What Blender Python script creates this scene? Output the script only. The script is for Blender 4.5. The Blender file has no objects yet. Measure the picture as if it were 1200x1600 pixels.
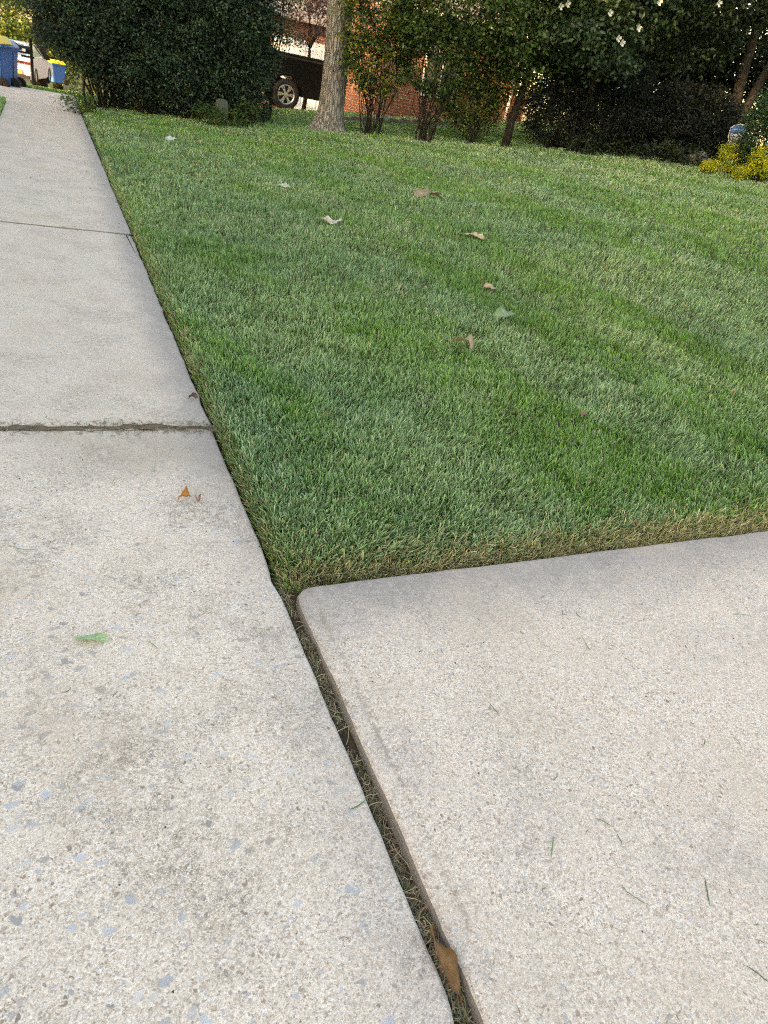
import bpy, bmesh, math, random
import numpy as np
from mathutils import Matrix, Vector

SC = bpy.context.scene
COL = SC.collection
rng = np.random.default_rng(7)
random.seed(7)
R_ = math.radians

# ------------------------------------------------------------------ camera
F, PW, PH = 1109.0, 1200, 1600
PITCH, ROLL, YAW = R_(30.2), R_(11.8), R_(28.0)
CAM = np.array([-0.6, 0.0, 1.4])
fw = np.array([math.sin(YAW)*math.cos(PITCH), math.cos(YAW)*math.cos(PITCH), -math.sin(PITCH)])
rt = np.array([math.cos(YAW), -math.sin(YAW), 0.0])
up = np.cross(rt, fw)
RGT = math.cos(ROLL)*rt + math.sin(ROLL)*up
UPV = -math.sin(ROLL)*rt + math.cos(ROLL)*up
cd = bpy.data.cameras.new('camera'); cam = bpy.data.objects.new('camera', cd); COL.objects.link(cam)
cam.matrix_world = Matrix(((RGT[0], UPV[0], -fw[0], CAM[0]), (RGT[1], UPV[1], -fw[1], CAM[1]),
                           (RGT[2], UPV[2], -fw[2], CAM[2]), (0, 0, 0, 1)))
cd.sensor_fit = 'VERTICAL'; cd.sensor_height = 36.0; cd.lens = F/PH*36.0
cd.clip_start = 0.05; cd.clip_end = 2000
cd.dof.use_dof = True; cd.dof.focus_distance = 2.2; cd.dof.aperture_fstop = 9
SC.camera = cam

# ------------------------------------------------------------------ light
SUN_EL, SUN_AZ = 13.0, 252.0           # azimuth the sun stands at, clockwise from +Y
w = bpy.data.worlds.new('World'); SC.world = w; w.use_nodes = True
nt = w.node_tree; nt.nodes.clear()
wo = nt.nodes.new('ShaderNodeOutputWorld'); bg = nt.nodes.new('ShaderNodeBackground')
sk = nt.nodes.new('ShaderNodeTexSky'); sk.sky_type = 'NISHITA'; sk.sun_disc = False
sk.sun_elevation = R_(SUN_EL); sk.sun_rotation = R_(SUN_AZ)
sk.air_density = 1.0; sk.dust_density = 1.6; sk.ozone_density = 0.6
bg.inputs[1].default_value = 0.15
nt.links.new(sk.outputs[0], bg.inputs[0]); nt.links.new(bg.outputs[0], wo.inputs[0])
sl = bpy.data.lights.new('sun', 'SUN'); sl.energy = 3.0; sl.angle = R_(0.6); sl.color = (1.0, 0.78, 0.52)
so = bpy.data.objects.new('sun', sl); COL.objects.link(so)
sd = Vector((math.sin(R_(SUN_AZ))*math.cos(R_(SUN_EL)), math.cos(R_(SUN_AZ))*math.cos(R_(SUN_EL)), math.sin(R_(SUN_EL))))
so.rotation_euler = sd.to_track_quat('Z', 'Y').to_euler(); so.location = (-30, -10, 30)
vs = SC.view_settings
vs.view_transform = 'Standard'; vs.look = 'None'; vs.gamma = 1.0; vs.exposure = 2.68
vs.use_curve_mapping = False
vs.use_white_balance = True; vs.white_balance_temperature = 9600; vs.white_balance_tint = 16
try:
    SC.cycles.use_denoising = False; SC.cycles.filter_width = 1.1
    SC.cycles.denoising_input_passes = 'RGB_ALBEDO_NORMAL'
    SC.cycles.sample_clamp_indirect = 3.0; SC.cycles.max_bounces = 6; SC.cycles.diffuse_bounces = 3; SC.cycles.glossy_bounces = 2
    SC.cycles.transmission_bounces = 3; SC.cycles.transparent_max_bounces = 4
except Exception:
    pass

# ------------------------------------------------------------------ terrain
def smooth(a, b, t):
    t = np.clip((np.asarray(t, float)-a)/(b-a), 0, 1); return t*t*(3-2*t)
def zt(x, y):
    x = np.asarray(x, float); y = np.asarray(y, float)
    s = .03+.085*smooth(1.7, 7, y)
    xp = np.clip(x, 0, 16)
    return s*xp-.062*np.clip(y-20.5, 0, 60)-.02*np.clip(y-15.5, 0, 30)*smooth(0, 4, x)
def ray(px, py):
    d = fw+RGT*(px-PW/2)/F-UPV*(py-PH/2)/F
    return d/np.linalg.norm(d)
def P(px, py, R):                     # point on the pixel's ray at horizontal range R
    d = ray(px, py); return CAM+d*R/math.hypot(d[0], d[1])
def PY(px, py, y):                    # point on the pixel's ray in the plane Y = y
    d = ray(px, py); return CAM+d*(y-CAM[1])/d[1]
def G(px, py):                        # point where the pixel's ray meets the ground
    d = ray(px, py); t = .3
    while t < 150:
        p = CAM+d*t
        if p[2] < zt(p[0], p[1]): break
        t *= 1.001
    return np.array([p[0], p[1], float(zt(p[0], p[1]))])
def on(x, y): return (float(x), float(y), float(zt(x, y)))

def vnoise(x, y, seed=0):             # smooth value noise, 0..1
    xi = np.floor(x).astype(np.int64); yi = np.floor(y).astype(np.int64)
    fx = x-xi; fy = y-yi; fx = fx*fx*(3-2*fx); fy = fy*fy*(3-2*fy)
    def h(a, b):
        n = (a*374761393+b*668265263+seed*974711) & 0x7fffffff
        n = ((n ^ (n >> 13))*1274126177) & 0x7fffffff
        return ((n ^ (n >> 16)) & 0xffff)/65535.0
    return (h(xi, yi)*(1-fx)+h(xi+1, yi)*fx)*(1-fy)+(h(xi, yi+1)*(1-fx)+h(xi+1, yi+1)*fx)*fy

# ------------------------------------------------------------------ materials
class NB:
    def __init__(s, name):
        s.m = bpy.data.materials.new(name); s.m.use_nodes = True; s.t = s.m.node_tree
        s.b = s.t.nodes['Principled BSDF']; s.out = s.t.nodes['Material Output']
    def n(s, typ, ins=None, **kw):
        nd = s.t.nodes.new(typ)
        for k, v in kw.items(): setattr(nd, k, v)
        for k, v in (ins or {}).items(): s.set(nd.inputs[k], v)
        return nd
    def set(s, sock, v):
        if hasattr(v, 'is_linked') or isinstance(v, bpy.types.NodeSocket): s.t.links.new(v, sock)
        else: sock.default_value = v
    def mix(s, f, a, b, bt='MIX'):
        nd = s.t.nodes.new('ShaderNodeMix'); nd.data_type = 'RGBA'; nd.blend_type = bt
        s.set(nd.inputs[0], f)
        for i, v in ((6, a), (7, b)):
            s.set(nd.inputs[i], (*v, 1) if isinstance(v, tuple) and len(v) == 3 else v)
        return nd.outputs[2]
    def math(s, op, a, b=None, c=None):
        nd = s.t.nodes.new('ShaderNodeMath'); nd.operation = op
        s.set(nd.inputs[0], a)
        if b is not None: s.set(nd.inputs[1], b)
        if c is not None: s.set(nd.inputs[2], c)
        return nd.outputs[0]
    def step(s, v, a, b):             # smooth 0..1 between a and b
        nd = s.t.nodes.new('ShaderNodeMapRange'); nd.interpolation_type = 'SMOOTHSTEP'
        s.set(nd.inputs[0], v); nd.inputs[1].default_value = a; nd.inputs[2].default_value = b
        return nd.outputs[0]
    def ramp(s, v, stops, interp='LINEAR'):
        nd = s.t.nodes.new('ShaderNodeValToRGB'); nd.color_ramp.interpolation = interp
        e = nd.color_ramp.elements
        while len(e) < len(stops): e.new(.5)
        for el, (p, c) in zip(e, stops): el.position = p; el.color = (*c, 1)
        s.set(nd.inputs[0], v); return nd.outputs[0]
    def pos(s, scale=(1, 1, 1), obj=False):
        src = s.n('ShaderNodeTexCoord').outputs['Object'] if obj else s.n('ShaderNodeNewGeometry').outputs['Position']
        return s.n('ShaderNodeMapping', {'Vector': src, 'Scale': scale}).outputs[0]
    def noise(s, v, scale, detail=3, rough=.55):
        return s.n('ShaderNodeTexNoise', {'Vector': v, 'Scale': scale, 'Detail': detail, 'Roughness': rough})
    def voro(s, v, scale, feature='F1'):
        return s.n('ShaderNodeTexVoronoi', {'Vector': v, 'Scale': scale}, feature=feature)
    def sep(s, c):
        nd = s.n('ShaderNodeSeparateColor'); s.set(nd.inputs[0], c); return nd.outputs
    def bump(s, h, strength=.5, dist=.002, normal=None):
        nd = s.n('ShaderNodeBump', {'Height': h, 'Strength': strength, 'Distance': dist})
        if normal is not None: s.set(nd.inputs['Normal'], normal)
        s.t.links.new(nd.outputs[0], s.b.inputs['Normal']); return nd.outputs[0]
    def base(s, c, rough=.8, spec=.3, metal=0):
        s.set(s.b.inputs['Base Color'], (*c, 1) if isinstance(c, tuple) else c)
        s.set(s.b.inputs['Roughness'], rough); s.b.inputs['Specular IOR Level'].default_value = spec
        s.b.inputs['Metallic'].default_value = metal
        return s.m

def plain(name, c, rough=.6, spec=.4, metal=0, var=.12, scale=8):
    b = NB(name); v = b.pos(obj=True); nz = b.noise(v, scale, 4).outputs[0]
    d = tuple(x*(1-var) for x in c); l = tuple(min(1, x*(1+var)) for x in c)
    return b.base(b.mix(nz, d, l), rough, spec, metal)

def leafmat(name, trans=.3, rough=.45, spec=.4):
    b = NB(name); at = b.n('ShaderNodeAttribute', attribute_name='col').outputs['Color']
    b.base(at, rough, spec)
    tr = b.n('ShaderNodeBsdfTranslucent'); b.set(tr.inputs[0], b.mix(1.0, at, (1.0, 1.15, .55), 'MULTIPLY'))
    mx = b.n('ShaderNodeMixShader'); mx.inputs[0].default_value = trans
    b.t.links.new(b.b.outputs[0], mx.inputs[1]); b.t.links.new(tr.outputs[0], mx.inputs[2])
    b.t.links.new(mx.outputs[0], b.out.inputs[0]); return b.m

def concrete(name, kind):
    """broom-worn old concrete with exposed sand and stones; positions in metres"""
    b = NB(name); p = b.pos()
    xyz = b.n('ShaderNodeSeparateXYZ', {0: p}).outputs
    big = b.noise(p, 1.1, 4).outputs[0]; mid = b.noise(p, 5.5, 5, .6).outputs[0]; fine = b.noise(p, 38, 4, .65).outputs[0]
    # sand grains
    g1 = b.voro(p, 210); r1 = b.sep(g1.outputs['Color'])
    g2 = b.voro(p, 420); r2 = b.sep(g2.outputs['Color'])
    lightc = (.60, .545, .495) if kind == 'walk' else (.555, .505, .47)
    sand = b.ramp(r1[0], [(0, (.09, .075, .065)), (.06, (.15, .12, .10)), (.13, (.30, .25, .21)), (.24, (.46, .41, .37)),
                          (.5, lightc), (.8, (.70, .65, .60)), (1, (.88, .85, .82))])
    sand2 = b.ramp(r2[1], [(0, (.10, .08, .07)), (.10, (.26, .22, .19)), (.3, (.48, .43, .39)), (.65, lightc), (1, (.86, .83, .79))])
    col = b.mix(.5, sand, sand2)
    hue = b.ramp(r1[1], [(0, (.66, .50, .42)), (.2, (.60, .545, .48)), (.45, (.62, .58, .54)), (.7, (.50, .52, .57)), (.85, (.64, .56, .43)), (1, (.56, .46, .40))])
    hue2 = b.ramp(r2[2], [(0, (.30, .26, .22)), (.25, (.60, .55, .50)), (.7, (.74, .70, .66)), (1, (.46, .48, .53))])
    col = b.mix(.40, col, b.mix(.5, hue, hue2))
    # worn zones show more stone, paste zones are plain
    wear = b.step(b.math('ADD', b.math('MULTIPLY', mid, .7), b.math('MULTIPLY', big, .5)), .46, .74)
    col = b.mix(b.math('MULTIPLY', b.math('SUBTRACT', 1.0, wear), .28), col, lightc)
    bc = b.n('ShaderNodeBrightContrast'); b.set(bc.inputs[0], col); bc.inputs[1].default_value = .0; bc.inputs[2].default_value = .45
    col = bc.outputs[0]
    # small pebbles
    wp = b.n('ShaderNodeVectorMath', {0: p, 1: b.n('ShaderNodeVectorMath', {0: b.noise(p, 45, 2).outputs['Color'], 1: (.022, .022, .022)}, operation='MULTIPLY').outputs[0]}, operation='ADD').outputs[0]
    g3 = b.voro(wp, 72); r3 = b.sep(g3.outputs['Color'])
    peb = b.math('MULTIPLY', b.math('LESS_THAN', g3.outputs['Distance'], .33), b.math('LESS_THAN', r3[0], .25))
    pebc = b.ramp(r3[1], [(0, (.13, .12, .12)), (.2, (.28, .18, .13)), (.4, (.33, .32, .33)), (.6, (.38, .43, .53)), (.8, (.42, .36, .25)), (1, (.30, .34, .44))])
    col = b.mix(b.math('MULTIPLY', peb, b.math('ADD', .40, b.math('MULTIPLY', wear, .5))), col, pebc)
    # blue-grey flat stones
    ns = b.noise(p, 26, 3).outputs['Color']
    wp2 = b.n('ShaderNodeVectorMath', {0: p, 1: b.n('ShaderNodeVectorMath', {0: ns, 1: (.05, .05, .05)}, operation='MULTIPLY').outputs[0]}, operation='ADD').outputs[0]
    sq = b.n('ShaderNodeMapping', {'Vector': wp2, 'Scale': (1, 1.45, 1), 'Rotation': (0, 0, .5)}).outputs[0]
    g4 = b.voro(sq, 27); r4 = b.sep(g4.outputs['Color'])
    dens = b.step(b.noise(p, 1.7, 2).outputs[0], .42, .66)
    near = b.math('SUBTRACT', 1.0, b.step(xyz[1], 1.5, 3.0))
    if kind == 'walk':
        left = b.math('SUBTRACT', 1.0, b.step(xyz[0], -.85, .05))
        thr = b.math('MULTIPLY', near, b.math('ADD', b.math('MULTIPLY', dens, .13), b.math('ADD', .08, b.math('MULTIPLY', left, .30))))
    else:
        thr = b.math('ADD', .012, b.math('MULTIPLY', dens, .045))
    size = b.math('ADD', .09, b.math('MULTIPLY', r4[2], .32))
    st = b.math('MULTIPLY', b.math('SUBTRACT', 1.0, b.step(b.math('SUBTRACT', g4.outputs['Distance'], size), -.04, .02)), b.math('LESS_THAN', r4[0], thr))
    stc = b.ramp(r4[1], [(0, (.24, .22, .20)), (.14, (.36, .33, .30)), (.26, (.40, .43, .49)), (.42, (.48, .51, .57)), (.55, (.34, .35, .38)), (.68, (.62, .60, .58)), (.82, (.18, .18, .19)), (.92, (.38, .28, .21)), (1, (.46, .49, .56))])
    stc = b.mix(b.math('ADD', .05, b.math('MULTIPLY', fine, .45)), stc, (.54, .55, .58))
    col = b.mix(b.math('MULTIPLY', st, b.step(fine, .25, .5)), col, stc)
    # dirt and lichen with patchy shapes
    dz = b.noise(p, 3.1, 6, .68).outputs[0]
    dirt = b.math('MULTIPLY', b.math('MULTIPLY', b.step(dz, .44, .64), b.step(fine, .34, .60)), b.math('ADD', .15, b.math('MULTIPLY', b.math('LESS_THAN', b.math('ADD', r2[0], b.math('MULTIPLY', r1[2], .6)), .75), .85)))
    grime = (.23, .205, .17)
    if kind == 'walk':
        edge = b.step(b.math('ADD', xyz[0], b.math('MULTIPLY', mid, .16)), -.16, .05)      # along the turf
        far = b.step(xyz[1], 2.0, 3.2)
        joint = b.math('SUBTRACT', 1.0, b.step(b.math('ABSOLUTE', b.math('SUBTRACT', xyz[1], 2.70)), .03, .34))
        right = b.step(b.math('ADD', xyz[0], b.math('MULTIPLY', big, .6)), -.75, .15)
        d2 = b.math('MULTIPLY', b.math('MULTIPLY', joint, right), b.math('ADD', .3, b.math('MULTIPLY', mid, .7)))
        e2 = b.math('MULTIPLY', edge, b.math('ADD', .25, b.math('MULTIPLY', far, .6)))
        col = b.mix(b.math('MULTIPLY', dirt, .92), col, grime)
        col = b.mix(b.math('MULTIPLY', b.step(b.noise(p, 2.0, 5, .6).outputs[0], .50, .68), .38), col, (.50, .415, .33))
        col = b.mix(b.math('MULTIPLY', d2, .85), col, (.25, .215, .175))
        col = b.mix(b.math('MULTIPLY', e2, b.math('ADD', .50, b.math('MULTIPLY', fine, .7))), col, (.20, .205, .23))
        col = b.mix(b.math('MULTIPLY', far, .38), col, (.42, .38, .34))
    else:
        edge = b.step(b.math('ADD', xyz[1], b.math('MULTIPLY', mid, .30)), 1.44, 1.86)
        col = b.mix(b.math('MULTIPLY', dirt, .30), col, grime)
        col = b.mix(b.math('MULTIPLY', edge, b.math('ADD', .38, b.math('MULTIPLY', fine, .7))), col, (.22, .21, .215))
        col = b.mix(b.math('MULTIPLY', b.step(b.noise(p, 2.3, 5, .6).outputs[0], .46, .66), .34), col, (.50, .42, .34))
        col = b.mix(b.math('MULTIPLY', b.math('MULTIPLY', b.step(b.noise(p, 1.4, 5, .65).outputs[0], .48, .66), b.step(fine, .3, .6)), .5), col, (.33, .31, .30))
        lip = b.math('SUBTRACT', 1.0, b.step(b.math('ABSOLUTE', b.math('SUBTRACT', b.math('ADD', xyz[0], b.math('MULTIPLY', mid, .018)), .098)), .002, .014))
        col = b.mix(b.math('MULTIPLY', lip, b.math('MULTIPLY', b.math('MULTIPLY', b.step(fine, .44, .56), b.step(mid, .38, .52)), .5)), col, (.24, .215, .185))
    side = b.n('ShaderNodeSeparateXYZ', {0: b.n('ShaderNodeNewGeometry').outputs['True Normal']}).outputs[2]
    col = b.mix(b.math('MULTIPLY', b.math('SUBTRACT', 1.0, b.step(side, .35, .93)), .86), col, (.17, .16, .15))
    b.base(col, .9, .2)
    h = b.math('ADD', b.math('MULTIPLY', r1[0], .5), b.math('MULTIPLY', fine, 1.2))
    h = b.math('SUBTRACT', h, b.math('MULTIPLY', g2.outputs['Distance'], .6))
    h = b.math('ADD', h, b.math('MULTIPLY', st, .35))
    b.bump(h, .75, .0022)
    return b.m

def soilmat(name, c1, c2, scale=60):
    b = NB(name); p = b.pos(); n1 = b.noise(p, scale, 5, .7).outputs[0]; v = b.voro(p, scale*1.6)
    b.base(b.mix(n1, c1, c2), .95, .1); b.bump(b.math('ADD', n1, v.outputs['Distance']), .8, .006); return b.m

def brickmat(name, c1, c2):
    b = NB(name); v = b.pos(obj=True)
    s = b.n('ShaderNodeSeparateXYZ', {0: v}).outputs
    cv = b.n('ShaderNodeCombineXYZ', {0: b.math('ADD', s[0], s[1]), 1: s[2]}).outputs[0]
    br = b.n('ShaderNodeTexBrick', {'Vector': cv, 'Scale': 1.0, 'Color1': (*c1, 1), 'Color2': (*c2, 1), 'Mortar': (.42, .38, .34, 1),
                                    'Mortar Size': .006, 'Brick Width': .215, 'Row Height': .075, 'Bias': -.1})
    nz = b.noise(v, 3, 4).outputs[0]
    b.base(b.mix(b.math('MULTIPLY', nz, .5), br.outputs[0], (c1[0]*.5, c1[1]*.5, c1[2]*.5)), .85, .2)
    b.bump(b.math('SUBTRACT', 1.0, br.outputs[1]), .6, .006); return b.m

def shinglemat(name, c):
    b = NB(name); v = b.pos(obj=True)
    br = b.n('ShaderNodeTexBrick', {'Vector': v, 'Scale': 1.0, 'Color1': (*c, 1), 'Color2': (c[0]*.7, c[1]*.7, c[2]*.72, 1), 'Mortar': (.05, .05, .05, 1),
                                    'Mortar Size': .006, 'Brick Width': .3, 'Row Height': .14})
    b.base(b.mix(.25, br.outputs[0], b.noise(v, 40, 3).outputs['Color'], 'SOFT_LIGHT'), .9, .2); return b.m

def barkmat(name, c1, c2, vs=9):
    b = NB(name); v = b.pos((1, 1, .16), obj=True)
    n1 = b.noise(v, vs*3.2, 5, .65).outputs[0]; vo = b.voro(v, vs*2.6, 'DISTANCE_TO_EDGE').outputs[0]
    n2 = b.noise(b.pos(obj=True), 3, 4).outputs[0]
    f = b.math('MULTIPLY', b.step(vo, .0, .22), b.math('ADD', .45, b.math('MULTIPLY', n1, .9)))
    col = b.mix(f, c1, c2); col = b.mix(b.math('MULTIPLY', b.step(n2, .5, .75), .4), col, (c2[0]*.8, c2[1]*.95, c2[2]*.75))
    b.base(col, .9, .15); b.bump(b.math('ADD', f, b.math('MULTIPLY', n1, .6)), .9, .02); return b.m

M = {}
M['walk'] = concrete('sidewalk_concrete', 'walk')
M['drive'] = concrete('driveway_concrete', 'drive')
M['soil'] = soilmat('soil', (.030, .022, .015), (.085, .062, .042))
M['jointsoil'] = soilmat('gritty_joint_soil', (.06, .05, .036), (.24, .20, .15), 110)
M['turf'] = soilmat('turf_base', (.030, .045, .016), (.075, .075, .035), 30)
M['grass'] = leafmat('grass_blade', .22, .38, .5)
M['leaf'] = leafmat('shrub_leaf', .28)
M['darkleaf'] = leafmat('evergreen_leaf', .10, .5, .3)
M['dry'] = leafmat('dry_leaf', .15, .7, .2)
M['asphalt'] = soilmat('asphalt', (.040, .040, .042), (.065, .064, .062), 90)
M['farconc'] = soilmat('pale_concrete', (.36, .34, .32), (.46, .44, .42), 20)
M['brick'] = brickmat('red_brick', (.27, .10, .06), (.36, .15, .085))
M['shingle'] = shinglemat('grey_shingle', (.24, .22, .22))
M['white'] = plain('white_paint', (.78, .78, .78), .5, .4, 0, .04)
M['cream'] = plain('cream_trim', (.62, .58, .50), .5, .4, 0, .05)
M['bark'] = barkmat('maple_bark', (.10, .096, .09), (.30, .29, .268))
M['darkbark'] = barkmat('dark_bark', (.020, .017, .014), (.058, .049, .040), 14)
M['black'] = plain('black_paint', (.004, .004, .005), .22, .4, 0, .1)
M['rubber'] = plain('rubber', (.022, .022, .022), .8, .25)
M['chrome'] = plain('bright_alloy', (.62, .63, .65), .28, .5, .9, .05)
M['carwhite'] = plain('car_white', (.74, .76, .80), .25, .5, 0, .03)
M['glass'] = plain('dark_glass', (.03, .036, .042), .08, .6, 0, .05)
M['red'] = plain('tail_lamp', (.10, .012, .012), .3, .5)
M['plate'] = plain('plate_yellow', (.40, .22, .06), .5, .3)
M['bluebin'] = plain('blue_plastic', (.022, .12, .36), .45, .4)
M['yellow'] = plain('yellow_plastic', (.75, .52, .03), .5, .4)
M['pedestal'] = plain('grey_green_metal', (.07, .085, .07), .6, .3)
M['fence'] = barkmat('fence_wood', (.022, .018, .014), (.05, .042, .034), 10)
M['stone'] = soilmat('grey_stone', (.13, .125, .12), (.24, .23, .22), 25)
M['signblue'] = plain('sign_blue', (.004, .10, .32), .4, .4, 0, .05)
M['signnavy'] = plain('sign_navy', (.005, .014, .034), .4, .4, 0, .05)
M['signlight'] = plain('sign_light_blue', (.10, .30, .55), .4, .4, 0, .05)
M['signwhite'] = plain('sign_white', (.42, .48, .55), .4, .4, 0, .05)
M['petal'] = plain('white_petal', (.46, .50, .44), .6, .3)

# ------------------------------------------------------------------ builders
def tag(o, label=None, cat=None, group=None, kind=None):
    if label: o['label'] = label
    if cat: o['category'] = cat
    if group: o['group'] = group
    if kind: o['kind'] = kind
    return o
def link(name, me, mat, parent=None, loc=None, rot=None):
    if mat is not None and not me.materials: me.materials.append(mat)
    o = bpy.data.objects.new(name, me); COL.objects.link(o)
    if parent is not None: o.parent = parent
    if loc is not None: o.location = loc
    if rot is not None: o.rotation_euler = rot
    return o
def empty(name, loc, rz=0, label=None, cat=None, group=None):
    o = bpy.data.objects.new(name, None); COL.objects.link(o); o.location = loc; o.rotation_euler = (0, 0, rz)
    o.empty_display_size = .1
    return tag(o, label, cat, group)
def npmesh(name, V, Fc, col=None, smooth_=False):
    """V (n,3), Fc (m,k) -> mesh, col (n,3) point colours"""
    me = bpy.data.meshes.new(name); V = np.ascontiguousarray(V, np.float32); Fc = np.ascontiguousarray(Fc, np.int32)
    m, k = Fc.shape
    me.vertices.add(len(V)); me.vertices.foreach_set('co', V.ravel())
    me.loops.add(m*k); me.loops.foreach_set('vertex_index', Fc.ravel())
    me.polygons.add(m); me.polygons.foreach_set('loop_start', np.arange(0, m*k, k, dtype=np.int32))
    if smooth_: me.polygons.foreach_set('use_smooth', np.ones(m, bool))
    if col is not None:
        a = me.color_attributes.new('col', 'FLOAT_COLOR', 'POINT')
        a.data.foreach_set('color', np.concatenate([col, np.ones((len(V), 1))], 1).astype(np.float32).ravel())
    me.update(calc_edges=True); return me
class MB:
    """small collector of boxes, tubes, prisms -> one mesh"""
    def __init__(s): s.v = []; s.f = []
    def add(s, v, f):
        n = len(s.v); s.v += [tuple(map(float, q)) for q in v]; s.f += [tuple(n+i for i in q) for q in f]; return s
    def box(s, c, size, rot=None):
        x, y, z = (q/2 for q in size)
        vs = [Vector((a*x, b*y, d*z)) for d in (-1, 1) for b in (-1, 1) for a in (-1, 1)]
        if rot is not None: vs = [rot @ q for q in vs]
        c = Vector([float(q) for q in c])
        return s.add([q+c for q in vs], [(0, 2, 3, 1), (4, 5, 7, 6), (0, 1, 5, 4), (2, 6, 7, 3), (0, 4, 6, 2), (1, 3, 7, 5)])
    def tube(s, pts, rad, n=8, cap=True):
        pts = [Vector([float(a) for a in q]) for q in pts]; base = len(s.v); m = len(pts)
        for i, q in enumerate(pts):
            t = (pts[min(i+1, m-1)]-pts[max(i-1, 0)]).normalized()
            a = t.cross(Vector((.13, .97, .2))).normalized(); b_ = t.cross(a)
            r = rad[i] if hasattr(rad, '__len__') else rad
            for k in range(n):
                an = 2*math.pi*k/n
                s.v.append(tuple(q+(a*math.cos(an)+b_*math.sin(an))*r))
        for i in range(m-1):
            for k in range(n):
                s.f.append((base+i*n+k, base+i*n+(k+1) % n, base+(i+1)*n+(k+1) % n, base+(i+1)*n+k))
        if cap:
            s.f.append(tuple(base+k for k in range(n))[::-1]); s.f.append(tuple(base+(m-1)*n+k for k in range(n)))
        return s
    def prism(s, prof, a, b, axis=1):
        """polygon prof [(u,v)] extruded along axis from a to b"""
        def mk(u, v, t): return {0: (t, u, v), 1: (u, t, v), 2: (u, v, t)}[axis]
        n = len(prof); vs = [mk(u, v, a) for u, v in prof]+[mk(u, v, b) for u, v in prof]
        return s.add(vs, [tuple(range(n))[::-1], tuple(range(n, 2*n))]+[(i, (i+1) % n, n+(i+1) % n, n+i) for i in range(n)])
    def lathe(s, prof, n=24, axis=2, c=(0, 0, 0)):
        m = len(prof); vs = []
        for r, h in prof:
            for k in range(n):
                a = 2*math.pi*k/n; u, v = r*math.cos(a), r*math.sin(a)
                q = {0: (h, u, v), 1: (u, h, v), 2: (u, v, h)}[axis]
                vs.append((q[0]+c[0], q[1]+c[1], q[2]+c[2]))
        fs = [(i*n+k, i*n+(k+1) % n, (i+1)*n+(k+1) % n, (i+1)*n+k) for i in range(m-1) for k in range(n)]
        return s.add(vs, fs)
    def mesh(s, name, smooth_=False, bevel=0):
        bm = bmesh.new(); vs = [bm.verts.new(q) for q in s.v]
        for f in s.f:
            try: bm.faces.new([vs[i] for i in f])
            except ValueError: pass
        bmesh.ops.recalc_face_normals(bm, faces=bm.faces)
        if bevel: bmesh.ops.bevel(bm, geom=list(bm.edges), offset=bevel, segments=2, affect='EDGES', clamp_overlap=True)
        me = bpy.data.meshes.new(name); bm.to_mesh(me); bm.free()
        if smooth_: me.polygons.foreach_set('use_smooth', [True]*len(me.polygons))
        return me
    def build(s, name, mat, parent=None, loc=None, rot=None, smooth_=False, bevel=0):
        return link(name, s.mesh(name, smooth_, bevel), mat, parent, loc, rot)
def copy_tree(o, parent=None):
    c = o.copy(); COL.objects.link(c); c.parent = parent
    for ch in [q for q in bpy.data.objects if q.parent == o]: copy_tree(ch, c)
    return c
def jit(c, n, a): return np.clip(np.asarray(c)[None, :]*(1+rng.normal(0, a, (n, 1)))+rng.normal(0, a*.1, (n, 3))*np.asarray(c)[None, :], .002, .95)

# ------------------------------------------------------------------ setting: ground, walk, drive, street
def grid(name, xs, ys, zf, mat, kind='structure'):
    X, Y = np.meshgrid(xs, ys); Z = zf(X, Y); nx, ny = len(xs), len(ys)
    V = np.stack([X, Y, Z], -1).reshape(-1, 3)
    i = np.arange(ny-1)[:, None]*nx+np.arange(nx-1)[None, :]
    Fc = np.stack([i, i+1, i+nx+1, i+nx], -1).reshape(-1, 4)
    o = link(name, npmesh(name, V, Fc, smooth_=True), mat); tag(o, kind=kind); return o
g = grid('ground', np.concatenate([np.arange(-400, -20, 20), np.arange(-20, 30, 1.0), np.arange(30, 401, 20)]),
         np.concatenate([np.arange(-300, -10, 20), np.arange(-10, 45, 1.0), np.arange(45, 500, 15)]), lambda x, y: zt(x, y)-.10, M['turf'])

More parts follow.
